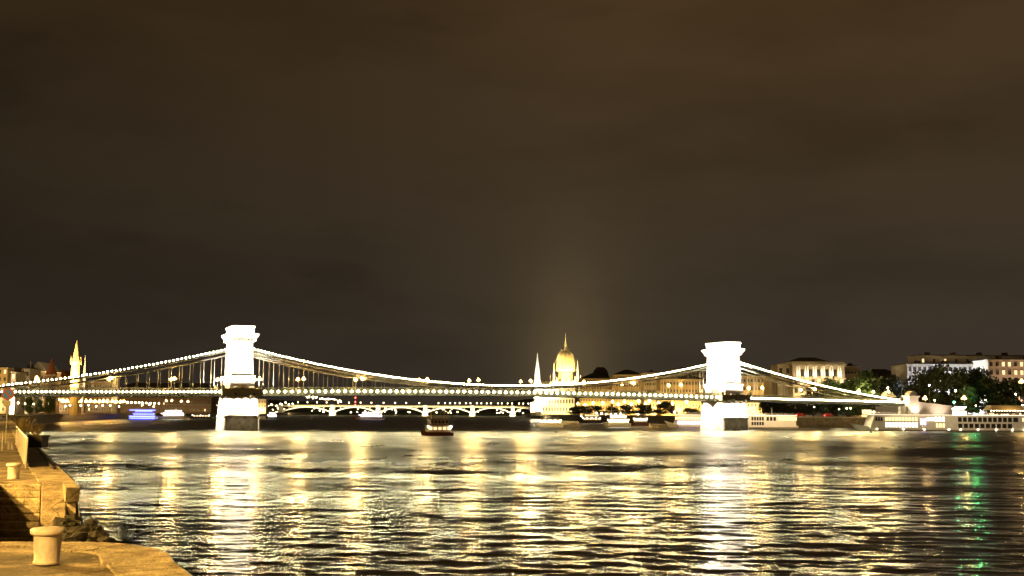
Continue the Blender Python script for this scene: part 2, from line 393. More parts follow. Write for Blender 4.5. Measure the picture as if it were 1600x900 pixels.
def quay():
    E2 = lambda d: E(d) + .35
    # near platform with its rounded river corner
    d1 = 19.6
    c = [(E2(-8), -8), (E2(8), 8), (E2(14), 14), (E2(15.6), 15.6)]
    cx, cyy = E(19.6) - .1, d1
    pts = c + [(-5.0, 17.3), (-5.35, 18.2), (-5.75, 18.85), (-6.25, 19.3), (-6.9, d1)]
    land = pts + [(-40, d1 - .9), (-40, -8)]
    b = MB(); b.prism(land, -1.5, QZ - .02)
    # coping blocks, each with its own slight height and open joints
    def coping(path, w, z, gap=.035, step=1.9, inner=-1):
        L = 0
        for (x0, y0), (x1, y1) in zip(path, path[1:]):
            v = Vector((x1-x0, y1-y0)); ln = v.length; v /= ln; nrm = Vector((v.y, -v.x))*inner
            k = max(1, round(ln/step))
            for i in range(k):
                a = Vector((x0, y0)) + v*(ln*i/k + gap/2); e_ = Vector((x0, y0)) + v*(ln*(i+1)/k - gap/2)
                o = nrm*(-.05); q = nrm*(w + random.uniform(-.05, .05)); dz = random.uniform(-.012, .015)
                bb = [a+o, e_+o, e_+q, a+q]
                if inner < 0: pass
                b.slot(1).hexa([(*u, z-.42) for u in bb], [(*u, z+dz) for u in bb])
    coping(pts, .95, QZ + .01, inner=-1, step=1.5)
    coping([(-6.9, d1), (-15.8, d1-.25)], .55, QZ + .012, inner=-1, step=2.4)
    struct(b.build('quay_pavement', [qm, cope], bevel=.03))

    # far quay beyond the recess; recess and stairs run parallel to the bank
    b = MB()
    sx0, sx1, ck = -15.62, -14.28, -13.58
    y0 = 35.5
    def sh(x, y): return x - .41*(y - y0)
    b.prism([(-60, 18.4), (sh(-15.78, 19.2), 19.2), (-15.78, y0), (ck, y0), (sh(ck, 33.4)+.03, 33.4), (E(33.3)-.05, 33.35), (E(35.6), 35.6), (E(60), 60), (E(120), 120), (E(250), 250), (E(450), 450), (-420, 450), (-420, 60)], -1.5, QZ)
    # battered river face
    for i, (a, c_) in enumerate([(33.2, 60), (60, 120), (120, 250), (250, 450)]):
        b.add([(E(a)+1.2, a-.4, -1.5), (E(c_)+1.2, c_, -1.5), (E(c_)+.02, c_, QZ-.45), (E(a)+.02, a, QZ-.45)], [(0,1,2,3)])
    path = [(E(35.9), 35.9), (E(60), 60), (E(120), 120), (E(250), 250), (E(450), 450)]
    coping([(E(33.25), 33.25), (E(35.85), 35.85)], .34, QZ + .02, step=3)
    coping(path[:2], 1.0, QZ + .03, step=2.6)
    coping(path[1:3], 1.0, QZ + .03, step=6)
    coping(path[2:], 1.0, QZ + .03, step=20)
    struct(b.build('quay_pavement', [qm, cope], bevel=.02))
    b = MB()   # low overgrown outer wall of the recess
    ys = [19.5 + (33.3-19.5)*i/24 for i in range(25)]; hh = [3.72 + random.uniform(-.16, .14) for _ in ys]; ww = [random.uniform(-.1, .12) for _ in ys]
    for i in range(24):
        a, c_ = ys[i], ys[i+1]
        b.hexa([(E(a)-.9, a, -1.5), (E(a)+1.1, a, -1.5), (E(c_)+1.1, c_, -1.5), (E(c_)-.9, c_, -1.5)], [(E(a)-.7, a, hh[i]), (E(a)+ww[i], a, hh[i]-.1), (E(c_)+ww[i+1], c_, hh[i+1]-.1), (E(c_)-.7, c_, hh[i+1])])
    struct(b.build('overgrown_embankment', M['darkrock']))
    b = MB()   # landing floor at the foot of the recess
    b.prism([(-12.5, 19.4), (-6.6, 19.4), (sh(ck, 29), 29), (sh(sx0-.1, 29), 29)], -1.4, 1.4)
    struct(b.build('quay_pavement', [M['wetstone']]))
    # stairs: thing, each step a part
    st = thing('quay_steps', 'worn stone steps going down from the quay beside a sloping cheek wall', 'steps', (0, 0, 0))
    rise, run = .19, .38
    for k in range(14):
        s_ = MB(); z = QZ - .01 - k*rise
        ya = y0 - k*run + (.3 if k else .02); yb = y0 - (k+1)*run - .03; e0 = random.uniform(0, .02); zt = z - (0 if k else .02)
        q = [(sh(sx0+e0, yb), yb), (sh(sx1-.02, yb), yb), (sh(sx1-.02, ya), ya), (sh(sx0+e0, ya), ya)]
        s_.hexa([(*u, z-rise) for u in q], [(*u, zt) for u in q])
        s_.build('step', cope, st, bevel=.03)
    L_ = 14*run
    s_ = MB()
    for (za, zb, ya, yb) in [(QZ+.03, QZ+.02, y0+.5, y0-.75), (QZ+.0, QZ-.72, y0-.77, y0-2.75), (QZ-.74, QZ-2.4, y0-2.78, y0-L_-.4)]:
        w0 = .0; top = [(sh(sx1, yb), yb, zb), (sh(ck, yb), yb, zb), (sh(ck, ya), ya, za), (sh(sx1, ya), ya, za)]
        bot = [(sh(sx1, yb), yb, -1.2), (sh(ck, yb)+1.3, yb-.3, -1.2), (sh(ck, ya)+1.3, ya-.3, -1.2), (sh(sx1, ya), ya, -1.2)]
        s_.hexa(bot, top)
    s_.build('cheek_wall', qm, st, bevel=.03)
    s_ = MB(); q = [(sh(-15.8, y0-L_), y0-L_), (sh(sx0-.005, y0-L_), y0-L_), (sh(sx0-.005, y0+.5), y0+.5), (sh(-15.8, y0+.5), y0+.5)]
    s_.hexa([(*u, -1) for u in q], [(*u, QZ+.03) for u in q]); s_.build('cheek_wall', qm, st, bevel=.03)
quay()

# bollards
def bollard(x, y, label, s=1.0):
    th = thing('mooring_bollard', label, 'bollard', (x, y, QZ + .005), random.uniform(0, 3), 'mooring bollards on the quay')
    b = MB(); b.lathe([(.15, 0), (.185, .0), (.185, .03), (.17, .05), (.178, .2), (.188, .38), (.196, .40)], n=40); b.build('stem', bm, th, True)
    b = MB(); b.lathe([(.19, .395), (.225, .405), (.238, .43), (.236, .465), (.215, .49), (.12, .503), (.001, .507)], n=40); b.build('cap', bm, th, True)
    th.scale = (s, s, s)
bm = mat('bollard_paint', (.60, .55, .52), .5, .10, 7, .006, c2=(.44, .37, .32))
g = gr(73, 881, QZ); bollard(g.x, g.y, 'large grey mooring bollard on the nearest stone platform, lower left', 1.03)
g = gr(21, 748.5, QZ); bollard(g.x, g.y, 'grey mooring bollard just above the stone steps', 1.0)
g = gr(17, 703, QZ); bollard(g.x, g.y, 'slim distant bollard on the quay near the no parking sign', .95)

# leaning quay railing with pale sheeting
def railing():
    p0 = gr(40, 732, QZ); 
    dirv = Vector((-.44, 1, 0)).normalized(); L = 34
    th = thing('quay_railing', 'pale sheeted steel railing running away along the quay edge', 'railing', p0, 0)
    for i in range(9):
        q = dirv*(L*i/8); b = MB(); b.tube(q, q + Vector((.02, 0, 1.16)), .032, n=8); b.build('post', M['metal'], th)
    b = MB(); b.tube(Vector((0,0,1.14)), dirv*L + Vector((0,0,1.14)), .03, n=8); b.build('top_rail', M['metal'], th)
    b = MB()
    n = 60
    for i in range(n):
        a = dirv*(L*i/n); c = dirv*(L*(i+1)/n)
        wv = lambda k: .06*math.sin(k*1.3) + .03*math.sin(k*3.1)
        o0 = Vector((wv(i), 0, 0)); o1 = Vector((wv(i+1), 0, 0))
        b.add([a+o0+Vector((0,0,.1)), c+o1+Vector((0,0,.1)), c+Vector((0,0,1.1)), a+Vector((0,0,1.1))], [(0,1,2,3)])
    o = b.build('sheet', mat('pale_plastic_sheet', (.5, .46, .40), .6, .15, 3), th); so = o.modifiers.new('s', 'SOLIDIFY'); so.thickness = .012
    # sloping second rail toward the water
    p1 = gr(41, 686, QZ+1.0)
    th = thing('guard_rail', 'short angled guard rail beside planters at the quay edge', 'railing', (X(30, 66), 66, QZ), 0)
    b = MB(); b.tube((0,0,1.15), (.9,-6,1.1), .04, n=8); b.build('top_rail', M['metal'], th)
    for q in ((0,0), (.45,-3), (.9,-6)):
        b = MB(); b.tube((q[0], q[1], 0), (q[0], q[1], 1.12), .035, n=8); b.build('post', M['metal'], th)
railing()
# stone block and dry plants
def clump(x, y, z, w, h, n, mat_, name, label, cat, parentmesh=None, lean=.3, group=None):
    b = MB()
    for i in range(n):
        a = random.uniform(0, 6.28); r = random.random()*w*.4
        x0, y0 = r*math.cos(a), r*math.sin(a); hh = h*random.uniform(.4, 1)
        tx, ty = x0 + random.gauss(0, lean)*hh, y0 + random.gauss(0, lean)*hh
        wd = .006 + h*.008
        b.add([(x0-wd,y0,0),(x0+wd,y0,0),(tx+wd*.4,ty,hh),(tx-wd*.4,ty,hh)], [(0,1,2,3)])
        for k in range(3):
            f = random.uniform(.3, 1); lx = x0+(tx-x0)*f; ly = y0+(ty-y0)*f; lz = hh*f; s_ = random.uniform(.03, .06)*h*1.4
            b.add([(lx,ly,lz),(lx+s_,ly+random.uniform(-s_,s_),lz+s_*.4),(lx+s_*.6,ly,lz+s_)], [(0,1,2)])
    o = b.build(name, mat_, loc=(x, y, z)); tag(o, label, cat, group); return o
pl = gr(49, 699.5, QZ)
b = MB(); b.box(-.55, .75, -.4, .6, 0, .62); b.box(-.62, .82, -.47, .67, .62, .72)
tag(b.build('stone_planter', M['rock'], loc=(pl.x, pl.y, QZ + .004), bevel=.03), 'dark low stone planter box at the quay edge', 'planter')
clump(pl.x+.1, pl.y, QZ + .72, 1.3, .75, 60, M['dry'], 'planter_shrub', 'dry twiggy shrub growing in the dark stone planter', 'plant', lean=.5)
g = gr(36, 672, QZ); clump(g.x, g.y, QZ, 2.6, 1.5, 60, M['dry'], 'roadside_shrub', 'pale straggly shrub farther along the quay edge', 'plant')
# weeds and rubble at the foot of the wall
g = gr(196, 838, .1); clump(g.x, g.y, -.1, .9, 1.0, 26, M['dry'], 'water_weed', 'thin bare twigs sticking out of the water by the quay', 'weeds', lean=.25)
g = gr(225, 836, .1)
b = MB()
pr = None
for i in range(9):
    a = i/8*math.pi*.8; q = Vector((i*.22 - .4, 0, .12 + .32*math.sin(a)))
    if pr is not None: b.tube(pr, q, .045, .04, 6)
    pr = q
tag(b.build('driftwood_branch', M['bark'], loc=(g.x, g.y, 0)), 'curved dark driftwood branch in the water beside the rounded platform', 'branch')
def rubble():
    b = MB()
    for i in range(150):
        u = random.random(); yy = 24 + u*10.5
        yy = 19.8 + u*13; x = E(yy) + random.uniform(-.6, .35); z = random.uniform(3.45, 3.75) if i % 2 else random.uniform(1.5, 3.4)
        if i % 2 == 0: x = E(yy) + (3.6-z)*.22 + random.uniform(-.05, .15)
        r = random.uniform(.10, .26); o = len(b.v)
        n, k = 6, 4
        c0 = len(b.v); b.ball((x, yy, z), r, n, k, random.uniform(.5, .9))
        for j in range(c0, len(b.v)):
            v = b.v[j]; b.v[j] = (v[0]+random.uniform(-.25,.25)*r, v[1]+random.uniform(-.25,.25)*r, v[2]+random.uniform(-.2,.2)*r)
    o = b.build('rock_rubble', M['darkrock']); struct(o, 'stuff'); o['label'] = 'dark shaded rubble and weed at the foot of the quay wall'
rubble()
# iron mooring rail slot in the coping and two joints
b = MB(); a = gr(60, 703, QZ+.05); c = gr(82, 733, QZ+.05)
b.tube((0, 0, 0), c-a, .05, n=6)
for f in (.02, .35, .68, .98): b.box((c-a).x*f-.06, (c-a).x*f+.06, (c-a).y*f-.06, (c-a).y*f+.06, -.05, .03)
tag(b.build('mooring_rail', M['rock'], loc=(a.x, a.y, QZ + .10)), 'dark iron rail fixed along the pale coping of the quay', 'rail')

# no stopping sign
def sign():
    d = 74; p0 = at(8, 693, d); z0 = QZ
    zc = Z(9.5, 616, d); xc = 0
    th = thing('no_stopping_sign', 'round blue and red no stopping sign with blank plate on a thin pole, far left', 'sign', (p0.x, d, z0), R(3))
    b = MB(); b.tube((0,.06,0), (0,.06,zc-z0+.3), .035, n=10); b.build('pole', M['metal'], th)
    blue = mat('sign_blue', (.10, .30, .80), .5, .03, 3); red = mat('sign_red', (.55, .10, .07), .5, .03, 3)
    zz = zc - z0; r = .38
    def disc(r0, r1, y0, m_, name):
        b = MB(); n = 40; vs_ = []
        for y in (y0, y0-.012):
            for rr in (r1, r0):
                for i in range(n): a = 2*math.pi*i/n; vs_.append((rr*math.cos(a), y, zz + rr*math.sin(a)))
        q = lambda k, i: k*n + i % n
        fs = []
        for i in range(n): fs += [(q(3,i),q(2,i),q(2,i+1),q(3,i+1)), (q(0,i),q(1,i),q(1,i+1),q(0,i+1)), (q(0,i),q(0,i+1),q(2,i+1),q(2,i)), (q(1,i+1),q(1,i),q(3,i),q(3,i+1))]
        b.add(vs_, fs); b.build(name, m_, th)
    b = MB(); b.tube((0, .02, zz), (0, 0, zz), r, n=40); b.build('disc', blue, th)
    disc(r*.78, r, -.002, red, 'red_ring')
    b = MB(); s_ = .7*r; w = .045
    b.hexa([(-s_-w*.7,-.016,zz+s_-w*.7),(-s_-w*.7,-.003,zz+s_-w*.7),(-s_+w*.7,-.003,zz+s_+w*.7),(-s_+w*.7,-.016,zz+s_+w*.7)],
           [(s_-w*.7,-.016,zz-s_-w*.7),(s_-w*.7,-.003,zz-s_-w*.7),(s_+w*.7,-.003,zz-s_+w*.7),(s_+w*.7,-.016,zz-s_+w*.7)])
    b.build('red_bar', red, th)
    b = MB(); b.box(-.24, .24, -.01, .02, zz-.78, zz-.41); b.build('blank_plate', mat('sign_plate', (.6,.58,.5), .5, .05, 3), th)
sign()
# quay street lamps (out of frame to the left, they light the stones)
def sodium(x, y, h, power):
    l = bpy.data.lights.new('street_light', 'POINT'); l.energy = power; l.color = (1, .56, .125); l.shadow_soft_size = .12
    o = bpy.data.objects.new('street_light', l); col.objects.link(o); o.location = (x, y, h)
sodium(-24.5, 28.5, 12.5, 56000)
sodium(-11, 3, 12.5, 30000)
sodium(-60, 92, 13.5, 90000)
sodium(-110, 200, 14, 80000)
sodium(-185, 385, 14, 130000)

# ================================================================== SUSPENSION BRIDGE
PL = Vector((X(371.5, 411), 411, 0)); PR = Vector((X(1131, 487), 487, 0))
mid = (PL + PR)/2; ax = (PR - PL); SP = ax.length/2; TH = math.atan2(ax.y, ax.x)
BM = Matrix.Translation(mid) @ Matrix.Rotation(TH, 4, 'Z')
def bw(s, t, z): return BM @ Vector((s, t, z))
SIDE = 89.0; END = SP + SIDE
def dz(s):
    s = abs(s)
    return 13.0 - 1.1*(s/SP)**2 if s < SP else 11.9 - 1.0*(s-SP)/SIDE
def cz(s):
    s = abs(s)
    if s < SP: return 16.5 + 12.6*(s/SP)**2
    q = (s-SP)/SIDE; return 29.1 - 16.4*q - 7.4*q*(1-q)
bridge = thing('suspension_bridge', 'chain suspension bridge with two floodlit stone towers and rows of white bulbs', 'bridge', mid, TH)
TW = 4.3
spans = [(-END, -SP-7), (-SP+7, SP-7), (SP+7, END)]
# deck
b = MB(); n = 106
ss = [-END-14 + (2*END+28)*i/n for i in range(n+1)]
for a, c in zip(ss, ss[1:]):
    za, zc_ = dz(max(-END, min(END, a))), dz(max(-END, min(END, c)))
    b.slot(0).hexa([(a,-6.6,za+.25),(c,-6.6,zc_+.25),(c,6.6,zc_+.25),(a,6.6,za+.25)], [(a,-6.6,za+1.1),(c,-6.6,zc_+1.1),(c,6.6,zc_+1.1),(a,6.6,za+1.1)])
    b.slot(1).add([(a,-3.3,za+1.105),(c,-3.3,zc_+1.105),(c,3.3,zc_+1.105),(a,3.3,za+1.105)], [(0,1,2,3)])
b.build('deck', [M['irondark'], M['asphalt']], bridge)
for sp in spans:
    n = round((sp[1]-sp[0])/3.6); pts = [sp[0] + (sp[1]-sp[0])*i/n for i in range(n+1)]
    for sd in (-1, 1):
        b = MB(); t0, t1 = sorted((sd*6.62, sd*7.0))
        for a, c in zip(pts, pts[1:]):
            b.hexa([(a,t0,dz(a)),(c,t0,dz(c)),(c,t1,dz(c)),(a,t1,dz(a))], [(a,t0,dz(a)+1.25),(c,t0,dz(c)+1.25),(c,t1,dz(c)+1.25),(a,t1,dz(a)+1.25)])
        b.build('edge_girder', M['irondark'], bridge)
        b = MB(); tt = sd*7.02
        for a, c in zip(pts, pts[1:]):
            for z0, r in ((1.35, .09), (2.95, .11)): b.tube((a,tt,dz(a)+z0), (c,tt,dz(c)+z0), r, n=4)
            b.tube((a,tt,dz(a)+1.3), (a,tt,dz(a)+3.0), .10, n=4)
            mth = 2
            for k in range(mth):
                u0 = a + (c-a)*k/mth; u1 = a + (c-a)*(k+1)/mth
                b.tube((u0,tt,dz(u0)+1.35), (u1,tt,dz(u1)+2.95), .05, n=4); b.tube((u0,tt,dz(u0)+2.95), (u1,tt,dz(u1)+1.35), .05, n=4)
            # solid lower plate behind the lattice
            b.add([(a,tt-sd*.14,dz(a)+1.3),(c,tt-sd*.14,dz(c)+1.3),(c,tt-sd*.14,dz(c)+2.2),(a,tt-sd*.14,dz(a)+2.2)], [(0,1,2,3)])
        b.build('lattice_railing', M['iron'], bridge)
# chains
for sd in (-1, 1):
    for low in (0, 1):
        for (s0, s1) in ((-END-2, -SP), (-SP, SP), (SP, END+2)):
            b = MB(); n = round((s1-s0)/3.62); pts = [s0 + (s1-s0)*i/n for i in range(n+1)]
            off = -1.45*low
            f = lambda s: cz(max(-END, min(END, s))) + off*(.35 + .65*min(1, abs(cz(s)-16.4)/6 if abs(s) < SP else 1))
            for a, c in zip(pts, pts[1:]):
                za, zc_ = f(a), f(c); w = .32
                b.hexa([(a,sd*TW-w,za-.26),(c,sd*TW-w,zc_-.26),(c,sd*TW+w,zc_-.26),(a,sd*TW+w,za-.26)], [(a,sd*TW-w,za+.2),(c,sd*TW-w,zc_+.2),(c,sd*TW+w,zc_+.2),(a,sd*TW+w,za+.2)])
                b.tube((a,sd*TW-.42,za), (a,sd*TW+.42,za), .34, n=8)
            b.build('chain', M['iron'], bridge)
# hangers
hs = []
for k in range(1, 55):
    s = -SP + 3.62*k + .6
    if abs(s) < SP-4.5: hs.append(s)
for k in range(24):
    s = SP + 5.5 + 3.62*k
    if s < END - 4: hs += [s, -s]
def hanger(b, s, sd):
    z1 = cz(s) - 1.3 if abs(s) > 30 else cz(s)
    z0 = dz(s) + 1.1
    if z1 > z0 + .4: b.tube((s, sd*TW, z0), (s, sd*TW, z1), .075, n=6)
near = sorted(hs, key=lambda s: -cz(s))[:98]
for s in near:
    b = MB(); hanger(b, s, -1)
    if b.v: b.build('hanger_rod', M['iron'], bridge)
b = MB()
for s in hs: hanger(b, s, 1)
for s in hs:
    if s not in near: hanger(b, s, -1)
o = b.build('hanger_rods', M['iron'], bridge); o['kind'] = 'stuff'
# bulbs
bulbm = None
def bulb_mesh(r):
    b = MB(); b.ball((0,0,0), r, 5, 3); return b.mesh('bulb', M['e_bulb'], True)
BR = .26
bulb = bulb_mesh(BR); deck_bulb = bulb_mesh(.33); deck_bulb.materials[0] = M['e_deck']
cpos = []; dpos = []
n = 152
for i in range(n):
    s = -SP + 4.4 + (2*SP-8.8)*i/(n-1); cpos.append((s, -TW-.35, cz(s)+.62))
for sg in (-1, 1):
    for i in range(64):
        s = sg*(SP + 4.4 + (SIDE-5)*i/63); cpos.append((s, -TW-.35, cz(s)+.62))
    for i in range(62):
        s = sg*(SP + 7.6 + (SIDE-8)*i/61); dpos.append((s, -7.42, dz(s)+1.55))
n = 78
for i in range(n):
    s = -SP + 8 + (2*SP-16)*i/(n-1); dpos.append((s, -7.42, dz(s)+1.55))
big = [q for q in dpos if abs(q[0]) < SP][:78]
for q in big: inst(deck_bulb, 'light_bulb', bridge, q)
sidepts = [q for q in cpos if q[0] < -SP][:22]
for q in sidepts: inst(bulb, 'light_bulb', bridge, q)
b = MB()
for q in cpos:
    if q not in sidepts: b.ball(q, BR, 5, 3)
for q in dpos:
    if q not in big: b.ball(q, BR, 5, 3)
o = b.build('string_lights', M['e_bulb'], bridge, True); o['kind'] = 'stuff'

# added shields: dishes and discs that keep bulb light off chain and lattice
b = MB()
for (x, y, z) in cpos: b.lathe([(.05, z-.62), (.05, z-.28), (.48, z-.24), (.48, z-.20)], x, y, n=6)
b.build('bulb_shields', M['iron'], bridge)['kind'] = 'stuff'
b = MB()
for (x, y, z) in dpos: b.tube((x, y+.3, z), (x, y+.24, z), .62, n=10); b.tube((x, y+.26, z), (x, y+.1, z), .08, n=5); b.tube((x, -7.0, z), (x, y+.26, z), .05, n=4)
b.build('bulb_shields', M['iron'], bridge)['kind'] = 'stuff'

# towers
def tower(s0, label):
    # shaft with archway, profile in (t, z)
    b = MB(); zt = 31.0; zb = 12.9
    def sc_(z): return 1.0 - (z-zb)*.0060
    HS = 4.0; HT = 7.65; ar = 3.1; zs = 21.5
    def P(s, t, z): k = sc_(z); return (s0 + s*k, t*(k if abs(t) > 4 else 1), z)
    for sd in (-1, 1):
        t0, t1 = sorted((sd*ar, sd*HT))
        nz = 6
        for j in range(nz):
            za = zb + (zt-zb)*j/nz; zc_ = zb + (zt-zb)*(j+1)/nz
            qa = [P(-HS,t0,za),P(HS,t0,za),P(HS,t1,za),P(-HS,t1,za)]; qb = [P(-HS,t0,zc_),P(HS,t0,zc_),P(HS,t1,zc_),P(-HS,t1,zc_)]
            b.add(qa+qb, [(0,1,5,4),(1,2,6,5),(2,3,7,6),(3,0,4,7)])
    na = 12
    th_ = [math.pi*i/na for i in range(na+1)]
    for a, c in zip(th_, th_[1:]):
        ta, tc_ = -ar*math.cos(a), -ar*math.cos(c); za, zc_ = zs + ar*math.sin(a), zs + ar*math.sin(c)
        for sg in (-1, 1):
            q = [P(sg*HS*1.0, ta, za), P(sg*HS, tc_, zc_), P(sg*HS, tc_, zt), P(sg*HS, ta, zt)]
            b.add(q, [(0,1,2,3) if sg < 0 else (3,2,1,0)])
        b.add([P(-HS,ta,za), P(HS,ta,za), P(HS,tc_,zc_), P(-HS,tc_,zc_)], [(0,1,2,3)])
    b.taper(s0, 0, 3.5, 6.7, zt-.02, 3.5, 6.7, zt+.01)
    T = b.build('stone_tower', M['bstone'], bridge); T['label'] = label
    # raised corner strips and stone courses on the shaft faces
    for sd in (-1, 1):
        for sg in (-1, 1):
            b = MB()
            b.hexa([P(sg*3.62-.33, sd*HT, 19.3), P(sg*3.62+.33, sd*HT, 19.3), P(sg*3.62+.33, sd*(HT+.18), 19.3), P(sg*3.62-.33, sd*(HT+.18), 19.3)],
                   [P(sg*3.62-.33, sd*HT, 30.6), P(sg*3.62+.33, sd*HT, 30.6), P(sg*3.62+.33, sd*(HT+.18), 30.6), P(sg*3.62-.33, sd*(HT+.18), 30.6)])
            b.build('corner_strip', M['bstone'], T)
    b = MB()
    for sd in (-1, 1):
        tc_ = sd*(ar+HT)/2; hb = (HT-ar)/2
        b.taper(s0, tc_, HS+.35, hb+.3, 13.0, HS+.2, hb+.2, 18.4)
        b.taper(s0, tc_, HS+.2, hb+.2, 18.4, HS+.55, hb+.5, 18.8); b.taper(s0, tc_, HS+.55, hb+.5, 18.8, HS+.55, hb+.5, 19.15)
    b.build('pedestal', M['bstone'], T)
    b = MB(); b.taper(s0, 0, 3.85, 7.2, 31.0, 3.85, 7.2, 31.3)
    for i in range(7):
        for sg in (-1, 1):
            b.box(s0-3.6+i*1.2-.32, s0-3.6+i*1.2+.32, sg*7.5-.7, sg*7.5+.7, 31.3, 32.2)
    for i in range(12):
        for sg in (-1, 1):
            b.box(s0+sg*4.05-.55, s0+sg*4.05+.55, -7.15+i*1.3-.32, -7.15+i*1.3+.32, 31.3, 32.2)
    b.taper(s0, 0, 3.5, 6.8, 31.3, 3.5, 6.8, 32.2)
    b.taper(s0, 0, 4.5, 8.1, 32.2, 4.75, 8.35, 32.7); b.taper(s0, 0, 4.75, 8.35, 32.7, 5.3, 8.9, 33.5); b.taper(s0, 0, 5.3, 8.9, 33.5, 5.3, 8.9, 33.9)
    b.build('cornice', M['bstone'], T)
    b = MB(); b.taper(s0, 0, 3.75, 7.3, 33.9, 3.75, 7.3, 35.9); b.taper(s0, 0, 3.95, 7.5, 35.9, 4.1, 7.65, 36.3); b.taper(s0, 0, 4.1, 7.65, 36.3, 3.95, 7.5, 36.7)
    b.build('attic', M['bstone'], T)
    # balconies either side
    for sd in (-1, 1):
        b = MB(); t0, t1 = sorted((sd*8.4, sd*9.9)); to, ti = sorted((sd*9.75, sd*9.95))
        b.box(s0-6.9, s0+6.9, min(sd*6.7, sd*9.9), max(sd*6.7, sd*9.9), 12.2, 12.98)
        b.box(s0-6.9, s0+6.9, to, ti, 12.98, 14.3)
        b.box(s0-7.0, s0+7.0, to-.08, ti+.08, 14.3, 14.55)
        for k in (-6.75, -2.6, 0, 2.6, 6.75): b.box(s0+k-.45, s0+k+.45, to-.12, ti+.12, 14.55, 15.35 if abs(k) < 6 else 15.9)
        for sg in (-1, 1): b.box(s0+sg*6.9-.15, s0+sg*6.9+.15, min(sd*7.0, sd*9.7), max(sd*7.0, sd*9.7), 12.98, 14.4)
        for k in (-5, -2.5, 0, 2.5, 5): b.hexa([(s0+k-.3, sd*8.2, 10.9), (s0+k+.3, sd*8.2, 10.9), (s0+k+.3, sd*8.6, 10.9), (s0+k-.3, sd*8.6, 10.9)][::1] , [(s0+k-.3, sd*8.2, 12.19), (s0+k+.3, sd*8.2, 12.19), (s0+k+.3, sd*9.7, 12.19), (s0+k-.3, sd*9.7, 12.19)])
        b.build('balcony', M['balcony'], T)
    # pier
    def ring(a, c_, ch): return [(s0-a,-c_+ch),(s0-a+ch,-c_),(s0+a-ch,-c_),(s0+a,-c_+ch),(s0+a,c_-ch),(s0+a-ch,c_),(s0-a+ch,c_),(s0-a,c_-ch)]
    b = MB(); b.prism(ring(5.75, 8.9, .4), 5.4, 11.0, ring(5.35, 8.5, .4)); b.prism(ring(5.55, 8.7, .4), 11.0, 11.9); 
    b.build('pier', M['bstone'], T)
    b = MB(); b.prism(ring(6.3, 9.5, .5), -2, 4.7, ring(6.0, 9.2, .5)); b.prism(ring(6.25, 9.45, .5), 4.7, 5.05); b.prism(ring(6.0, 9.2, .5), 5.05, 5.4)
    b.build('pier_base', M['wetstone'], T)
    # floodlight brackets
    for k in (-3.2, 3.2):
        for sd in (-1, 1):
            b = MB(); b.tube((s0+k, sd*9.9, 12.6), (s0+k, sd*13.6, 12.6), .12); b.box(s0+k-.5, s0+k+.5, min(sd*13.2,sd*14), max(sd*13.2,sd*14), 12.3, 12.9)
            b.build('floodlight', M['irondark'], T)
    PW = 230000
    for k in (-3.2, 3.2):
        spot(bw(s0+k, -14, 13.1), bw(s0+k*.5, -7.5, 27), PW*.3, (1, .93, .80), 80, .6, .5)
    for k in (-4.4, -1.5, 1.5, 4.4): spot(bw(s0+k, -13.6, 11.9), bw(s0+k, -9, 9.0), PW*.4, (1, .93, .80), 47, .08, .1)
    spot(bw(s0-3, -15, 12), bw(s0, -9.4, 2), 2600, (1, .85, .6), 60, .6, .3); spot(bw(s0+3, -15, 12), bw(s0, -9.4, 2), 2600, (1, .85, .6), 60, .6, .3)  # added fill spots that brighten the pier base, without fixtures
    for sd in (-1, 1):
        area(bw(s0, sd*9.3, 34.2), bw(s0, sd*7.7, 35.4), 6000, 9, .2, (1, .93, .8)); area(bw(s0+sd*5.6, 0, 34.2), bw(s0+sd*4.1, 0, 35.4), 8000, 14, .2, (1, .93, .8))
    for sg in (-1, 1):
        for t_ in (-6.3, 6.3):
            spot(bw(s0+sg*13, t_, 15.2), bw(s0+sg*3, t_*.6, 27), PW*.8, (1, .93, .80), 95, .5, .5)
        for t_ in (-5, 5):
            spot(bw(s0+sg*11.5, t_, 11.4), bw(s0+sg*5.5, t_, 5.5), PW*.5, (1, .90, .74), 90, .5, .3)
    return T
tower(-SP, 'left stone tower and river pier of the bridge, blown out white by floodlights')
tower(SP, 'right stone tower and river pier of the bridge, seen at an angle with its archway side')
# end lodges and approach walls
for sg in (-1, 1):
    b = MB()
    for sd in (-1, 1):
        c0 = sd*7.6
        b.taper(sg*(END+3.4), c0, 2.6, 2.0, 4.7, 2.5, 1.9, 14.6); b.taper(sg*(END+3.4), c0, 2.9, 2.3, 14.6, 3.1, 2.5, 15.3)
        b.taper(sg*(END+3.4), c0, 2.2, 1.6, 15.3, 2.0, 1.5, 16.2)
        b.hexa([(sg*(END+3.4)-2.2, c0-1.7, 16.2), (sg*(END+3.4)+2.2, c0-1.7, 16.2), (sg*(END+3.4)+2.2, c0+1.7, 16.2), (sg*(END+3.4)-2.2, c0+1.7, 16.2)],
               [(sg*(END+3.4)-.2, c0-1.7, 17.4), (sg*(END+3.4)+.2, c0-1.7, 17.4), (sg*(END+3.4)+.2, c0+1.7, 17.4), (sg*(END+3.4)-.2, c0+1.7, 17.4)])
    b.build('end_lodge', M['palewall'], bridge)
    b = MB(); s0, s1 = sorted((sg*(END+6), sg*(END+26)))
    b.hexa([(s0,-8.6,3),(s1,-8.6,3),(s1,8.6,3),(s0,8.6,3)], [(s0,-8.4,12.7 if sg > 0 else 11),(s1,-8.4,11 if sg > 0 else 12.7),(s1,8.4,11 if sg > 0 else 12.7),(s0,8.4,12.7 if sg > 0 else 11)])
    b.box(*sorted((sg*(END-3), sg*(END+6))), -8.2, 8.2, 3, 10.6)
    b.build('approach_wall', M['palewall'], bridge)
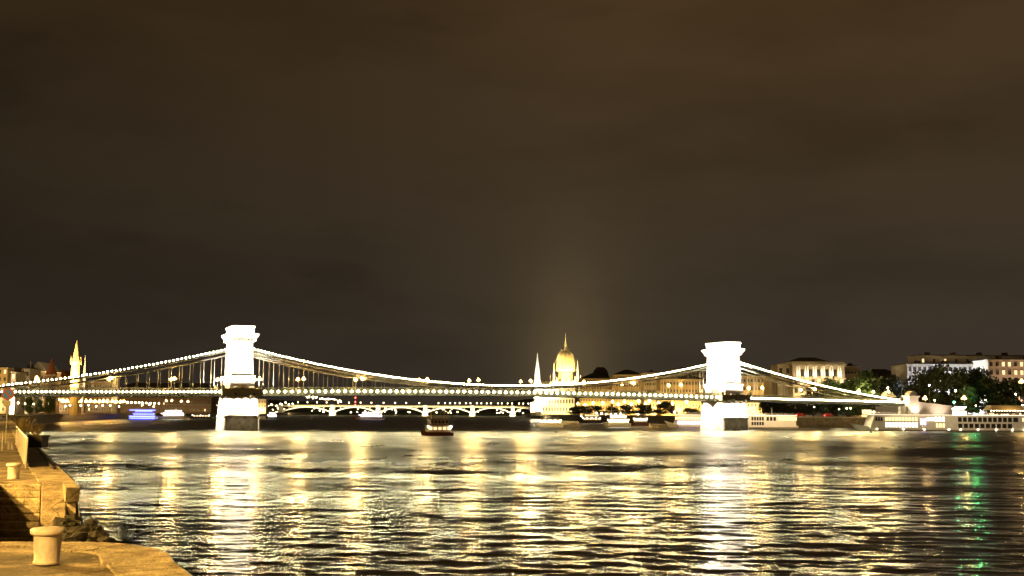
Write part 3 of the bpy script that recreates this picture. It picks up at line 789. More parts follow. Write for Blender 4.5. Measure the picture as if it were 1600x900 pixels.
for q, pw in (((END+4, -13, 8), 2500), ((END+18, -15, 8), 3000)):
    spot(bw(*q), bw(q[0], -8, 13), pw*1.6, (1, .72, .5), 120, .6, .4)

# ------------------------------------------------------------------ street lamps
lamp_meshes = {}
def lamp(x, y, z, h, label, glow='e_amber', r=.42, group=None, kind='globe'):
    key = (round(h, 1), glow, r, kind)
    if key not in lamp_meshes:
        b = MB(); b.tube((0,0,0), (0,0,.9), .16, .11, 8); b.tube((0,0,.9), (0,0,h-r*.9), .085, .06, 8)
        b.ball((0,0,h+r*1.05), r*.28, 6, 3)
        pm = b.mesh('lamp_post', M['pole'])
        b = MB(); b.ball((0,0,h), r, 7, 4, 1.1); gm = b.mesh('lamp_globe', M[glow], True)
        sm_ = None
        if glow in ('e_amber', 'e_soda', 'e_mid'):  # dim amber balls added round the globe to imitate its halo
            b = MB()
            for i in range(5):
                a = i*2*math.pi/5 + .3; b.ball((r*1.75*math.cos(a), r*1.75*math.sin(a), h-r*.5), r*.8, 7, 4)
            b.ball((0,0,h+r*1.75), r*.75, 7, 4)
            sm_ = b.mesh('halo_globes', M['e_rim'], True)
        lamp_meshes[key] = (pm, gm, sm_)
    pm, gm, sm_ = lamp_meshes[key]
    o = inst(pm, 'street_lamp', None, (x, y, z)); tag(o, label, 'street lamp', group)
    inst(gm, 'lamp_globe', o)
    if sm_: inst(sm_, 'halo_cluster', o)
    return o
def s_at(px, t):
    lo, hi = -END-25, END+25
    for _ in range(40):
        m_ = (lo+hi)/2; w = bw(m_, t, 15)
        v = CR.transposed() @ (w - Vector((0,0,EYE))); q = 800 + F*v.x/-v.z
        if q < px: lo = m_
        else: hi = m_
    return lo
near_px = [57, 172, 272, 346, 405, 474, 566, 667, 747, 829, 912, 990, 1064, 1191, 1273, 1342, 1388]
for i, px in enumerate(near_px):
    s = s_at(px, -4.9)
    where = 'left side span' if i < 4 else ('main span' if i < 13 else 'right side span')
    j = i if i < 4 else (i-4 if i < 13 else i-13)
    for t_, wn in ((-5.0, 'near'), (5.0, 'far')):
        w = bw(s, t_, dz(s)+1.1)
        lamp(w.x, w.y, w.z, 5.0, f'{nth(j)} amber globe lamp from the left on the {wn} walkway of the {where}', 'e_amber', .34, 'amber lamp posts on the suspension bridge')

# ================================================================== BUILDINGS
def win_mesh(w, h, glass, frame='trim'):
    b = MB(); b.slot(0)
    b.box(-w/2-.12, -w/2, -.12, .1, -.12, h+.12); b.box(w/2, w/2+.12, -.12, .1, -.12, h+.12)
    b.box(-w/2, w/2, -.12, .1, h, h+.16); b.box(-w/2-.2, w/2+.2, -.2, .1, -.2, -.05)
    b.slot(1); b.box(-w/2, w/2, -.04, .1, -.05, h)
    b.slot(0); b.box(-.04, .04, -.07, .02, -.05, h)
    return b.mesh('window', [M[frame], M[glass]])
def building(name, label, px0, px1, ytop, d, depth, wall, floors, bays, roof='flat', rh=3, lit=0.0, z0=5.0, yaw=0, ww=1.2, wh=2.0, litm='e_win', roofm='roof', flood=0, fc=(1,.75,.42), cat='building', frame='trim', group=None, cols=False, skip=0):
    x0, x1 = X(px0, d), X(px1, d); Wd = x1-x0; pm = (px0+px1)/2
    H = Z(pm, ytop, d) - z0
    th = thing(name, label, cat, (x0, d, z0), R(yaw), group)
    b = MB(); b.box(0, Wd, 0, depth, -1, H); b.build('wall', M[wall], th)
    b = MB(); b.box(-.4, Wd+.4, -.4, depth+.4, H-.1, H+.35); b.box(-.15, Wd+.15, -.15, -.003, H*.32, H*.32+.3); b.build('cornice', M[frame], th)
    b = MB()
    if roof == 'hip':
        k = min(Wd, depth)*.42
        b.hexa([(-.3,-.3,H+.35),(Wd+.3,-.3,H+.35),(Wd+.3,depth+.3,H+.35),(-.3,depth+.3,H+.35)], [(k,k,H+rh),(Wd-k,k,H+rh),(Wd-k,depth-k,H+rh),(k,depth-k,H+rh)])
    elif roof == 'mansard':
        b.hexa([(0,0,H+.35),(Wd,0,H+.35),(Wd,depth,H+.35),(0,depth,H+.35)], [(rh*.4,rh*.4,H+rh),(Wd-rh*.4,rh*.4,H+rh),(Wd-rh*.4,depth-rh*.4,H+rh),(rh*.4,depth-rh*.4,H+rh)])
    elif roof == 'gable':
        b.hexa([(-.3,-.3,H+.35),(Wd+.3,-.3,H+.35),(Wd+.3,depth,H+.35),(-.3,depth,H+.35)], [(Wd*.45,-.3,H+rh),(Wd*.55,-.3,H+rh),(Wd*.55,depth,H+rh),(Wd*.45,depth,H+rh)])
    else:
        b.box(.8, Wd-.8, .8, depth-.8, H+.35, H+.9); 
        for k in range(max(1, int(Wd/14))):
            cx = Wd*(k+.5)/max(1, int(Wd/14)); b.box(cx-1.2, cx+1.2, 3, 6, H+.9, H+2.4)
    b.build('roof', M[roofm], th)
    dark = win_mesh(ww, wh, 'glassdark', frame); lm = win_mesh(ww, wh, litm, frame)
    fh = H/floors
    cnt = 0
    for fl in range(skip, floors):
        for k in range(bays):
            if cnt >= 98: break
            cx = Wd*(k+.5)/bays; cnt += 1
            inst(lm if random.random() < lit else dark, 'window', th, (cx, -.02, fl*fh + fh*.28))
    if cols:
        for k in range(bays+1):
            b = MB(); cx = Wd*k/bays; cx = min(max(cx, .5), Wd-.5)
            b.box(cx-.3, cx+.3, -.45, -.02, fh*.9, H-.3); b.build('pilaster', M[frame], th)
    if flood:
        flood *= 3.4
        Rz = Matrix.Rotation(R(yaw), 4, 'Z'); o = Vector((x0, d, z0))
        area(o + Rz @ Vector((Wd/2, -5, .8)), o + Rz @ Vector((Wd/2, 0, H*.55)), flood, Wd, .6, fc)
    return th, Wd, H
# ---- left bank (Buda)
building('apartment_house', 'dim yellow apartment house at the far left edge of the photo', -40, 9, 575, 640, 20, 'yellow', 6, 6, 'flat', lit=.1, flood=1500)
building('apartment_house', 'narrow bright cream gable end between yellow houses, far left', 14.5, 22, 582, 560, 12, 'cream', 5, 1, 'flat', lit=.3, flood=3500, fc=(1,.8,.55))
building('apartment_house', 'slim building with a stair tower of dark square windows, far left', 34.5, 43.5, 577, 600, 14, 'cream', 5, 1, 'flat', lit=0, ww=2.0, wh=2.0, flood=500)
building('apartment_house', 'wide brown gabled house behind the first amber bridge lamp', 44, 70, 581, 700, 22, 'brownwall', 4, 6, 'gable', 6, lit=.05, flood=1500)
building('apartment_house', 'low brown roofed house left of the church spire', 70, 106, 590, 760, 22, 'brownwall', 4, 8, 'hip', 5, lit=.1, flood=700, roofm='redroof')
building('apartment_house', 'yellow row of houses behind the left end of the bridge deck', 22, 36, 588, 660, 18, 'yellow', 4, 3, 'hip', 4, lit=.1, flood=1200, roofm='redroof')
building('apartment_house', 'long dim row of houses right of the church on the left bank', 133, 174, 597, 900, 20, 'brownwall', 4, 10, 'hip', 5, lit=.12, flood=400)
building('apartment_house', 'low houses between the small steeple and the left bridge tower', 188, 330, 606, 1100, 20, 'brownwall', 4, 22, 'hip', 5, lit=.1, flood=500)
building('apartment_house', 'small square yellowish block right of the left bridge tower', 399, 415.5, 624, 1300, 14, 'yellow', 3, 4, 'flat', lit=.1, flood=2500)
# antenna on the slim stair tower building
d = 600; b = MB(); z0 = Z(42, 577, d); b.tube((0,0,0), (0,0,Z(42, 569, d)-z0), .22); b.ball((0,0,Z(42,569,d)-z0+.3), .5, 6, 4)
tag(b.build('antenna_mast', M['metal'], loc=(X(42, d), d+2, z0+.9)), 'thin antenna mast on the slim stair tower building, far left', 'antenna')

def pointed(name, label, px, d, wpx, ybase, yeave, ytip, wall, roofm, cat, n=8, z0=5, windows=True, pinnacles=0, rot=None):
    x = X(px, d); w = wpx*d/F; ze = Z(px, yeave, d)-z0; zt = Z(px, ytip, d)-z0
    th = thing(name, label, cat, (x, d, z0))
    r = w/2*(1.414 if n == 4 else 1.05); rt = math.pi/n if rot is None else rot
    b = MB(); b.lathe([(r, -1), (r, ze*.55), (r*.96, ze*.56), (r*.94, ze)], n=n, rot=rt); b.build('tower_wall', M[wall], th)
    b = MB(); b.lathe([(r*1.12, ze-.5), (r*1.12, ze+.1)], n=n, rot=rt); b.build('cornice', M['trim'], th)
    b = MB(); b.lathe([(r*1.0, ze+.1), (r*.55, ze+(zt-ze)*.42), (.12, zt-.5), (.05, zt)], n=n, rot=rt); b.build('spire', M[roofm], th)
    if pinnacles:
        for i in range(4):
            a = math.pi/4 + i*math.pi/2
            b = MB(); b.lathe([(w*.1, ze-.4*w), (w*.1, ze+.12*w), (.05, ze+.7*w)], w*.52*math.cos(a)*1.2, w*.52*math.sin(a)*1.2, n=6); b.build('pinnacle', M[wall], th)
    if windows:
        wm = win_mesh(w*.12, ze*.09, 'glassdark')
        for k in (-.2, .2):
            for zz in (ze*.8, ze*.62): inst(wm, 'window', th, (k*w, -w/2*.98, zz))
    return th
st = mat('yellow_lit_stone', (.58, .46, .20), .85, .12, .6); M['churchstone'] = st
pointed('church_tower', 'tall yellow floodlit church tower with a pointed spire on the left bank', 115, 700, 12.5, 612, 565, 531, 'churchstone', 'churchstone', 'church tower', 8, pinnacles=1)
for q in (-16, 16): 
    o = Vector((X(115, 700)+q*.5, 682, 18)); spot(o, (X(115, 700), 700, 38), 260000, (1, .72, .30), 90, .6, 1)
pointed('church_turret', 'thin scaffold-like spire just right of the yellow church tower', 129.5, 720, 4.2, 610, 584, 556, 'palewall', 'trim', 'turret', 6, windows=False)
spot((X(131, 700)+3, 700, 20), (X(129.5, 720), 720, 34), 9000, (1, .75, .4), 60, .5, 1)
pointed('church_tower', 'small pale steeple showing between the chain and deck of the left side span', 179.5, 900, 9, 606, 590, 571, 'cream', 'roof', 'steeple', 4)
spot((X(180, 880), 880, 16), (X(180, 900), 900, 26), 24000, (1, .72, .35), 80, .5, 1)
pointed('turret_house', 'brown conical roof with a tall finial on a dark house left of the church', 77.5, 640, 17, 604, 586, 558, 'brownwall', 'redroof', 'turret', 8, windows=False)
spot((X(84, 620), 620, 28), (X(80, 640), 640, 33), 2500, (1, .6, .3), 70, .6, 1)

# ---- far arch bridge
def arch_bridge():
    d = 2200; zt = Z(640, 634.5, d)
    y0 = 0
    root = thing('arch_bridge', 'distant floodlit bridge of shallow white arches far up the river', 'bridge', (0, d, 0))
    piers = [437, 519, 590, 664, 738, 801, 838]
    rib = mat('white_lit_arch', (.75, .72, .62), .7, .05, .1); M['rib'] = rib
    b = MB(); xa, xb = X(405, d), X(850, d)
    b.box(xa, xb, 0, 16, zt-2.2, zt); b.build('deck', M['cream'], root)
    b = MB()
    k = int((xb-xa)/4)
    b.box(xa, xb, -.3, -.01, zt+1.0, zt+1.3)
    for i in range(k): b.box(xa+i*4, xa+i*4+.5, -.3, -.01, zt, zt+1.0)
    b.build('railing', M['cream'], root)
    for px in piers:
        x = X(px, d); b = MB(); b.taper(x, 8, 5.5, 10, -2, 4, 9, 9); b.taper(x, 8, 3, 8.5, 9, 3, 8.5, zt+1.5); b.build('pier', M['rib'], root)
    for a, c in zip(piers, piers[1:]):
        xa, xb = X(a, d)+4, X(c, d)-4; n = 14
        zz = lambda u: 6 + (zt-3.2-6)*(1-(2*u-1)**2)
        b = MB()
        for i in range(n):
            u0, u1 = i/n, (i+1)/n; x0, x1 = xa+(xb-xa)*u0, xa+(xb-xa)*u1
            b.hexa([(x0,-.6,zz(u0)-.2),(x1,-.6,zz(u1)-.2),(x1,15,zz(u1)-.2),(x0,15,zz(u0)-.2)], [(x0,-.6,zz(u0)+1.6),(x1,-.6,zz(u1)+1.6),(x1,15,zz(u1)+1.6),(x0,15,zz(u0)+1.6)])
            if i % 2 == 0: b.box(x0-.2, x0+.2, 0, 15, zz(u0)+1.5, zt-2.1)
        b.build('arch', M['rib'], root)
    area((X(640, d), d-14, 2.5), (X(640, d), d, 12), 420000, X(838, d)-X(437, d), 1, (1, .80, .42))
    gl = [465,480,495,510,528,545,563,580,599,617,634.5,655,685,695,703,711,718,728,735,745,752,760.5,767,778,784,793,800,811,817.5,825.5]
    for i, px in enumerate(gl):
        lamp(X(px, d), d+1, zt, 6.0, f'{nth(i)} white globe lamp from the left on the distant arch bridge', 'e_far', 1.05, 'lamps on the distant arch bridge')
arch_bridge()
# crane with red lights
d = 2500; b = MB(); b.tube((0,0,0), (0,0,Z(555, 619, d)-5), .8, n=4); b.box(-8, 22, -.6, .6, Z(555, 621, d)-5.5, Z(555, 621, d)-4.5)
tc_ = b.build('tower_crane', M['redroof'], loc=(X(555, d), d, 5)); tag(tc_, 'tower crane with red warning lights beyond the arch bridge', 'crane')
for py in (621.5, 628, 633):
    b = MB(); b.ball((0, -1, Z(555, py, d)-5), 1.3, 6, 4); b.build('warning_light', M['e_red'], tc_)
# lights on far hillside
b = MB(); random.seed(11)
for i in range(46):
    px = random.uniform(478, 533); py = 618 + (px-478)*.12 + random.uniform(0, 3); d = 3900
    q = at(px, py, d); b.ball((q.x, q.y, q.z), random.uniform(.8, 1.5), 5, 3)
for i in range(60):
    px = random.uniform(420, 820); py = random.uniform(638, 646); d = 2700; q = at(px, py, d)
    b.ball((q.x, q.y, max(6, q.z)), random.uniform(.5, 1.2), 5, 3)
o = b.build('distant_town_lights', M['e_warm']); struct(o, 'stuff'); o['label'] = 'scattered tiny town lights on the far hillside'

# ---- parliament
def parliament():
    d = 1240; x0, x1 = X(842, d), X(897, d)
    root = thing('parliament_building', 'domed gothic parliament building glowing yellow behind the bridge', 'building', (0, 0, 5))
    dz_ = lambda px, py, dd=1310: Z(px, py, dd)-5
    stone = mat('parliament_stone', (.55, .46, .28), .8, .1, .4); M['pstone'] = stone
    b = MB(); zt = Z(870, 606, d)-5
    b.box(x0, x1, d, d+60, -1, zt); b.build('wall', stone, root)
    b = MB(); zr = Z(870, 596, d)-5
    b.hexa([(x0,d,zt+.2),(x1,d,zt+.2),(x1,d+60,zt+.2),(x0,d+60,zt+.2)], [(x0+3,d+6,zr),(x1-3,d+6,zr),(x1-3,d+54,zr),(x0+3,d+54,zr)]); b.build('roof', mat('parliament_roof', (.33, .24, .10), .7, .2, .3), root)
    b = MB(); b.box(x0-.4, x1+.4, d-.4, d+60, zt-.4, zt+.19); b.build('cornice', M['trim'], root)
    # long wing running away along the river
    b = MB(); xw = X(895, d); b.hexa([(x0+8,d+60,-1),(x1+6,d+60,-1),(x1+24,d+230,-1),(x0+22,d+230,-1)], [(x0+8,d+60,zt),(x1+6,d+60,zt),(x1+24,d+230,zt),(x0+22,d+230,zt)]); b.build('long_wing', stone, root)
    dark = win_mesh(1.5, 4.2, 'glassdark'); bays = 12
    for fl in range(3):
        for k in range(bays): inst(dark, 'window', root, (x0 + (x1-x0)*(k+.5)/bays, d-.02, 3 + fl*(zt-3)/3 + .6))
    for k in range(bays+1):
        b = MB(); xx = x0 + (x1-x0)*k/bays; b.box(xx-.35, xx+.35, d-.9, d-.01, 0, zt+1.2); b.lathe([(.5, zt+1.2), (.04, zt+4.2)], xx, d-.5, n=4); b.build('buttress', stone, root)
    # dome
    D = 1310; cx = X(883.5, D); pw = D/F
    b = MB(); b.lathe([(8.6, dz_(883,603)), (7.9, dz_(883,581.5)), (11.4, dz_(883,580.6)), (11.6, dz_(883,579.8))], cx, D, 16, math.pi/16); b.build('drum', mat('shaded_drum_stone', (.30, .22, .11), .8, .3, .3), root)  # the drum's shade is put into a darker brown stone
    z0, z1 = dz_(883, 580), dz_(883, 549); b = MB()
    prof = [(11.7, z0), (12.1, z0+1.2)] + [(12.1*math.cos(u)**.92, z0 + 1.2 + (z1-z0-1.2)*math.sin(u)/math.sin(R(66))) for u in [R(a) for a in (8, 16, 24, 32, 40, 48, 56, 66)]] + [(4.6, z1+.8)]
    b.lathe(prof, cx, D, 16, math.pi/16); dome = b.build('dome', mat('dome_copper', (.50, .36, .15), .6, .15, .5), root)
    for i in range(16):
        a = 2*math.pi*i/16 + math.pi/16; b = MB(); pr = None
        for r_, z in prof:
            q = Vector((cx + (r_+.15)*math.cos(a), D + (r_+.15)*math.sin(a), z))
            if pr is not None: b.tube(pr, q, .3, n=4)
            pr = q
        b.build('rib', M['trim'], dome)
    b = MB(); b.lathe([(2.9, z1), (2.9, z1+1), (2.0, z1+1.1), (2.0, z1+3.6), (2.7, z1+3.8)] , cx, D, 8)
    b.lathe([(1.9, z1+3.8), (1.7, z1+7), (.9, z1+9), (.35, dz_(883,528)), (.08, dz_(883,520))], cx, D, 8); b.build('lantern_spire', stone, root)
    for i in range(10):
        a = 2*math.pi*i/10; b = MB(); b.lathe([(.35, z1-1), (.35, z1+1.6), (.03, z1+3)], cx+4.9*math.cos(a), D+4.9*math.sin(a), 5); b.build('pinnacle', stone, root)
    # flanking pinnacle towers
    for px, ytip, yb, w in ((865.5, 566, 600, 1.0), (902.5, 561, 600, .95), (860, 586, 602, 1.0), (870, 587, 602, 1.0), (898.5, 587, 602, .9), (907, 586, 602, 1.0), (852.5, 591, 603, 1.2), (878,590,603,1.2), (890,590,603,1.2)):
        b = MB(); dd = D-14; zb = dz_(px, yb, dd); zt_ = dz_(px, ytip, dd); xx = X(px, dd)
        b.lathe([(w, zb-12), (w, zb+(zt_-zb)*.45), (w*1.2, zb+(zt_-zb)*.46), (w*.7, zb+(zt_-zb)*.5), (.06, zt_)], xx, dd, 6); b.build('turret', stone, root)
    # corner tower with tall white spire
    dd = 1228; w = 4.1; xx = X(839.5, dd); ze = Z(839, 606, dd)-5
    b = MB(); b.lathe([(5.4, -1), (5.2, ze*.5), (4.6, ze*.52), (4.3, ze)], xx, dd, 8, math.pi/8); b.lathe([(4.6, ze), (4.6, ze+.8)], xx, dd, 8, math.pi/8)
    b.lathe([(4.2, ze+.8), (2.9, Z(839,585,dd)-5), (1.7, Z(839,570,dd)-5), (.5, Z(839,557,dd)-5), (.08, Z(839,551,dd)-5)], xx, dd, 8, math.pi/8); b.build('corner_tower', M['rib'], root)
    for i in range(4):
        a = math.pi/4 + i*math.pi/2; b = MB(); b.lathe([(.8, ze-2), (.8, ze+3), (.05, ze+8)], xx+4.6*math.cos(a), dd+4.6*math.sin(a), 6); b.build('pinnacle', M['rib'], root)
    b = MB(); b.box(X(829.5, 1222), X(838, 1222), 1220, 1228, -1, Z(833, 629, 1222)-5); b.build('porch', stone, root)
    # floodlights
    fc = (1, .80, .40)
    for k in (-1, 1): spot((xx+k*9, dd-18, 7), (xx, dd, 32), 900000, (1, .93, .72), 90, .6, 2)
    area(((x0+x1)/2, d-14, 7), ((x0+x1)/2, d, 14), 26000, x1-x0, 2, fc)
    area(((x0+x1)/2, d+4, zr+3), (cx, D, 52), 90000, 30, 2, (1, .78, .36))
    for k in (-1, 1): spot((cx+k*16, D-26, 42), (cx+k*2, D-6, 58), 330000, (1, .78, .33), 80, .5, 1)
    spot((cx-18, D-20, 60), (cx, D, 78), 40000, (1, .8, .4), 60, .5, 1)
    spot((X(867,D-14), D-30, 40), (X(867,D-14), D-14, 52), 45000, (1, .85, .5), 80, .5, 1)
    spot((X(903,D-14), D-30, 40), (X(903,D-14), D-14, 52), 36000, (1, .8, .4), 80, .5, 1)
parliament()

# ---- right bank (Pest)
building('ministry_building', 'dark roofed block with a rounded mansard just right of the parliament dome', 906, 958, 592, 1120, 30, 'yellow', 6, 12, 'hip', 6, lit=.02, flood=8500, fc=(1,.62,.20))
d = 1130; b = MB(); a0, a1 = X(926.5, d), X(953.5, d); zb, zt = Z(940, 592, d), Z(940, 573, d); w = a1-a0
b.hexa([(0,0,0),(w,0,0),(w,20,0),(0,20,0)], [(w*.12,2,(zt-zb)*.7),(w*.88,2,(zt-zb)*.7),(w*.88,18,(zt-zb)*.7),(w*.12,18,(zt-zb)*.7)])
b.hexa([(w*.12,2,(zt-zb)*.7),(w*.88,2,(zt-zb)*.7),(w*.88,18,(zt-zb)*.7),(w*.12,18,(zt-zb)*.7)], [(w*.3,5,zt-zb),(w*.7,5,zt-zb),(w*.7,15,zt-zb),(w*.3,15,zt-zb)])
tag(b.build('mansard_roof_house', M['roof'], loc=(a0, d+5, zb)), 'dark rounded mansard roof silhouetted right of the parliament', 'roof')
building('bank_building', 'long pale yellow riverside facade behind the middle of the right half span', 958, 1006, 586, 980, 26, 'yellow', 6, 12, 'hip', 5, lit=.03, flood=8500, fc=(1,.62,.20), cols=True)
building('bank_building', 'grey yellow block with tall pilasters left of the right bridge tower', 1006, 1032, 583, 900, 24, 'cream', 6, 6, 'flat', lit=.03, flood=3500, fc=(1,.64,.22), cols=True)
building('bank_building', 'orange yellow block partly hidden by the right bridge tower', 1032, 1100, 593, 840, 24, 'yellow', 5, 14, 'hip', 5, lit=.03, flood=11000, fc=(1,.60,.18), cols=True)
building('office_block', 'dark tall block rising behind the orange block beside the right tower', 1052, 1112, 578, 900, 20, 'palewall', 7, 10, 'flat', lit=0, flood=0)
building('bank_building', 'yellow lit facade right behind the right bridge tower', 1150, 1206, 588, 790, 24, 'yellow', 5, 10, 'hip', 5, lit=.05, flood=8000, fc=(1,.64,.22), cols=True)
building('academy_wing', 'low yellow lit wing left of the columned palace', 1205, 1248, 590, 720, 20, 'yellow', 4, 7, 'flat', lit=.15, ww=1.4, wh=2.4, flood=14000, fc=(1,.74,.34))
def academy():
    d = 690; x0, x1 = X(1240, d), X(1321, d); z0 = 5.2; W_ = x1-x0
    th = thing('columned_palace', 'neoclassical palace with a white lit row of columns and a dark hipped roof', 'building', (x0, d, z0), R(0))
    z = lambda py: Z(1280, py, d)-z0
    b = MB(); b.box(0, W_, 0, 26, -1, z(571)); b.box(X(1221,d)-x0, 0, 8, 26, -1, z(568.5)); b.build('wall', M['cream'], th)
    b = MB(); b.box(-.8, W_+.8, -1.1, 26.4, z(571), z(569)); b.box(-.4, W_+.4, -.5, 26, z(569), z(565)); b.box(-.5, W_+.5, -1.0, -.01, z(592.5), z(590.5)); b.build('cornice', M['cream'], th)
    b = MB(); k = 7
    b.hexa([(0,1,z(565)),(W_-8,1,z(565)),(W_-8,25,z(565)),(0,25,z(565))], [(k,9,z(557.5)),(W_-8-k,9,z(557.5)),(W_-8-k,17,z(557.5)),(k,17,z(557.5))]); b.build('roof', M['roof'], th)
    n = 6
    for i in range(n):
        cx = W_*(.1 + .8*i/(n-1))
        for dx in (-.75, .75):
            b = MB(); b.box(cx+dx-.5, cx+dx+.5, -1.5, -.3, z(590.5), z(589.5)); b.lathe([(.42, z(589.5)), (.36, z(574)), (.55, z(572.5)), (.55, z(571.1))], cx+dx, -.85, 10); b.build('column', M['white'], th, True)
        spot((x0+cx, d-1.7, z0+z(589.5)), (x0+cx, d-.4, z0+z(578)), 900, (1, .93, .8), 70, .6, .2)
    wm = win_mesh(2.0, z(577)-z(588), 'e_win'); wd = win_mesh(1.7, 3.2, 'glassdark'); wl = win_mesh(1.7, 3.2, 'e_win')
    for i in range(n-1):
        cx = W_*(.18 + .8*i/(n-1)); inst(win_mesh(2.0, z(577)-z(588), 'glassdark'), 'window', th, (cx, -.02, z(588)))
    for i in range(9):
        inst(wl if i % 3 else wd, 'window', th, (W_*(i+.5)/9, -.02, z(601))); inst(wd, 'window', th, (W_*(i+.5)/9, -.02, z(614)))
    for i in range(3): inst(wd, 'window', th, (X(1226,d)-x0+i*4.2, 7.98, z(583)))
    area((x0+W_/2, d-6, z0+8), (x0+W_/2, d, z0+16), 9000, W_, .6, (1, .74, .38))
    area((x0+W_/2, d-3.5, z0+z(590)), (x0+W_/2, d, z0+z(580)), 1800, W_, .3, (1, .74, .40))
academy()
building('office_block', 'dark unlit block just right of the columned palace roof', 1321, 1345, 573, 760, 22, 'brownwall', 5, 5, 'flat', lit=.04)
building('apartment_house', 'low dark roofed houses behind the trees right of the palace', 1345, 1418, 590, 760, 24, 'cream', 4, 14, 'hip', 6, lit=.04, flood=4500, fc=(1,.72,.35), cols=True)
h1, w1, H1 = building('grand_hotel', 'long hotel front washed in cold white light behind the trees on the right', 1419, 1546, 570, 640, 26, 'palewall', 6, 16, 'flat', lit=.04, ww=1.5, wh=2.4, litm='e_win', flood=34000, fc=(.72,.80,1), cols=True)
building('grand_hotel', 'dim pinkish stone hotel wing at the right edge with a few lit windows', 1546.5, 1680, 563, 620, 26, 'cream', 7, 14, 'flat', lit=.22, ww=1.5, wh=2.2, litm='e_win', flood=8500, fc=(1,.62,.42))
building('rooftop_storey', 'set back dark rooftop storey above the cold lit hotel', 1436, 1680, 557, 655, 16, 'palewall', 7, 14, 'flat', lit=.15, litm='e_win', cat='building', skip=6)

# ================================================================== TREES
def crown_mesh(seed, n=1700, leaf=.055):
    rnd = random.Random(seed); b = MB(); cl = []
    for i in range(38):
        a = rnd.uniform(0, 6.28); r = math.sqrt(rnd.random())*.36; z = rnd.uniform(.18, .88)
        r *= (1 - max(0, z-.45)*1.1)
        cl.append((r*math.cos(a), r*math.sin(a), z, rnd.uniform(.09, .17)))
    for i in range(n):
        cx, cy_, cz_, cr = rnd.choice(cl)
        u = Vector((rnd.gauss(0,1), rnd.gauss(0,1), rnd.gauss(0,1))).normalized()*cr*rnd.uniform(.5, 1.08)
        p_ = Vector((cx, cy_, cz_)) + u
        a = Vector((rnd.gauss(0,1), rnd.gauss(0,1), rnd.gauss(0,1))).normalized(); c = a.orthogonal().normalized(); e_ = a.cross(c)
        s = leaf*rnd.uniform(.35, .9)
        b.add([p_-c*s-e_*s*.6, p_+c*s-e_*s*.5, p_+c*s*.8+e_*s*.7, p_-c*s*.7+e_*s*.6], [(0,1,2,3)])
    return b, cl
crowns = {}
for k in range(4):
    for mk in ('leaf', 'leafdark'):
        b, cl = crown_mesh(40+k, 3200, .040); crowns[(k, mk)] = b.mesh('crown', M[mk])
    tb = MB(); tb.tube((0,0,0), (0,0,.32), .022, .016, 7)
    for (x, y, z, r) in cl[:9]: tb.tube((0,0,.22+.05*random.random()), (x,y,z), .012, .004, 5)
    crowns[(k, 'trunk')] = tb.mesh('trunk', M['bark'])
tk = 0
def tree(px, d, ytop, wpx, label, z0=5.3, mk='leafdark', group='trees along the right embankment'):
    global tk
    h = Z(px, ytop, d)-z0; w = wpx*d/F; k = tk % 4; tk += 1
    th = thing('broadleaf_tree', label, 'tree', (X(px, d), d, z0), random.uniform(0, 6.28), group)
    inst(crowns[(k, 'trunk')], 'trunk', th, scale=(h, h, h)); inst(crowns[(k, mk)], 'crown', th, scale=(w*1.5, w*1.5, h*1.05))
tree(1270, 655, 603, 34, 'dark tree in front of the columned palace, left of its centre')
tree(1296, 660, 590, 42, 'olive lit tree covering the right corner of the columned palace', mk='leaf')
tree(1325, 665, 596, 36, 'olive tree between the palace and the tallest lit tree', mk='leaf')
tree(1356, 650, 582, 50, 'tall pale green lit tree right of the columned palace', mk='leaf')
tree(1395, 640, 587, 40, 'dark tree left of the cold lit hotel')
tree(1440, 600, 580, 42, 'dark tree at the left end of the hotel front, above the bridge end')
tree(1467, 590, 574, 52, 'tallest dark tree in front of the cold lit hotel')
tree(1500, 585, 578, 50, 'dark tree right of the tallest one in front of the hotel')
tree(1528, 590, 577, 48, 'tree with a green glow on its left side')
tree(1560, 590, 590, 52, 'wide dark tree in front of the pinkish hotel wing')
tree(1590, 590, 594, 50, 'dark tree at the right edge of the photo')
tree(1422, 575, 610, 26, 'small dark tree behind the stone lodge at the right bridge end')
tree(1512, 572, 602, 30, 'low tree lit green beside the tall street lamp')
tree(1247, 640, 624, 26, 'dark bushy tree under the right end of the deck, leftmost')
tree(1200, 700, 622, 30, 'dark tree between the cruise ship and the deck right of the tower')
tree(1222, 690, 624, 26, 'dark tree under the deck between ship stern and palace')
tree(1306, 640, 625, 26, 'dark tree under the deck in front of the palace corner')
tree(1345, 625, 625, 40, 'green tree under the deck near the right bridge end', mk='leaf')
for i, (px, d, yt, w) in enumerate([(899, 960, 637, 16), (912, 950, 635, 14), (931, 900, 635, 22), (957, 860, 635, 16), (977, 830, 634, 18), (1004, 800, 633, 24), (1041, 740, 628, 22), (1082, 700, 637, 22)]):
    tree(px, d, yt-1, w*1.35, f'{nth(i)} dark round tree from the left between parliament and right bridge tower')
# left bank trees
for i, (px, d, yt, w) in enumerate([(44, 520, 621, 14), (77, 540, 619, 14), (62, 560, 624, 12)]):
    tree(px, d, yt, w, f'{nth(i)} yellow green lit tree from the left under the bridge end on the left bank', z0=4.6, mk='leaf', group='trees on the left bank')
for q in ((-225, 500), (-270, 600), (-300, 700), (-325, 800), (-345, 900), (-375, 1020)): sodium(q[0]-14, q[1]+10, 13, 36000)  # added unseen point lights that brighten the embankment road and houses
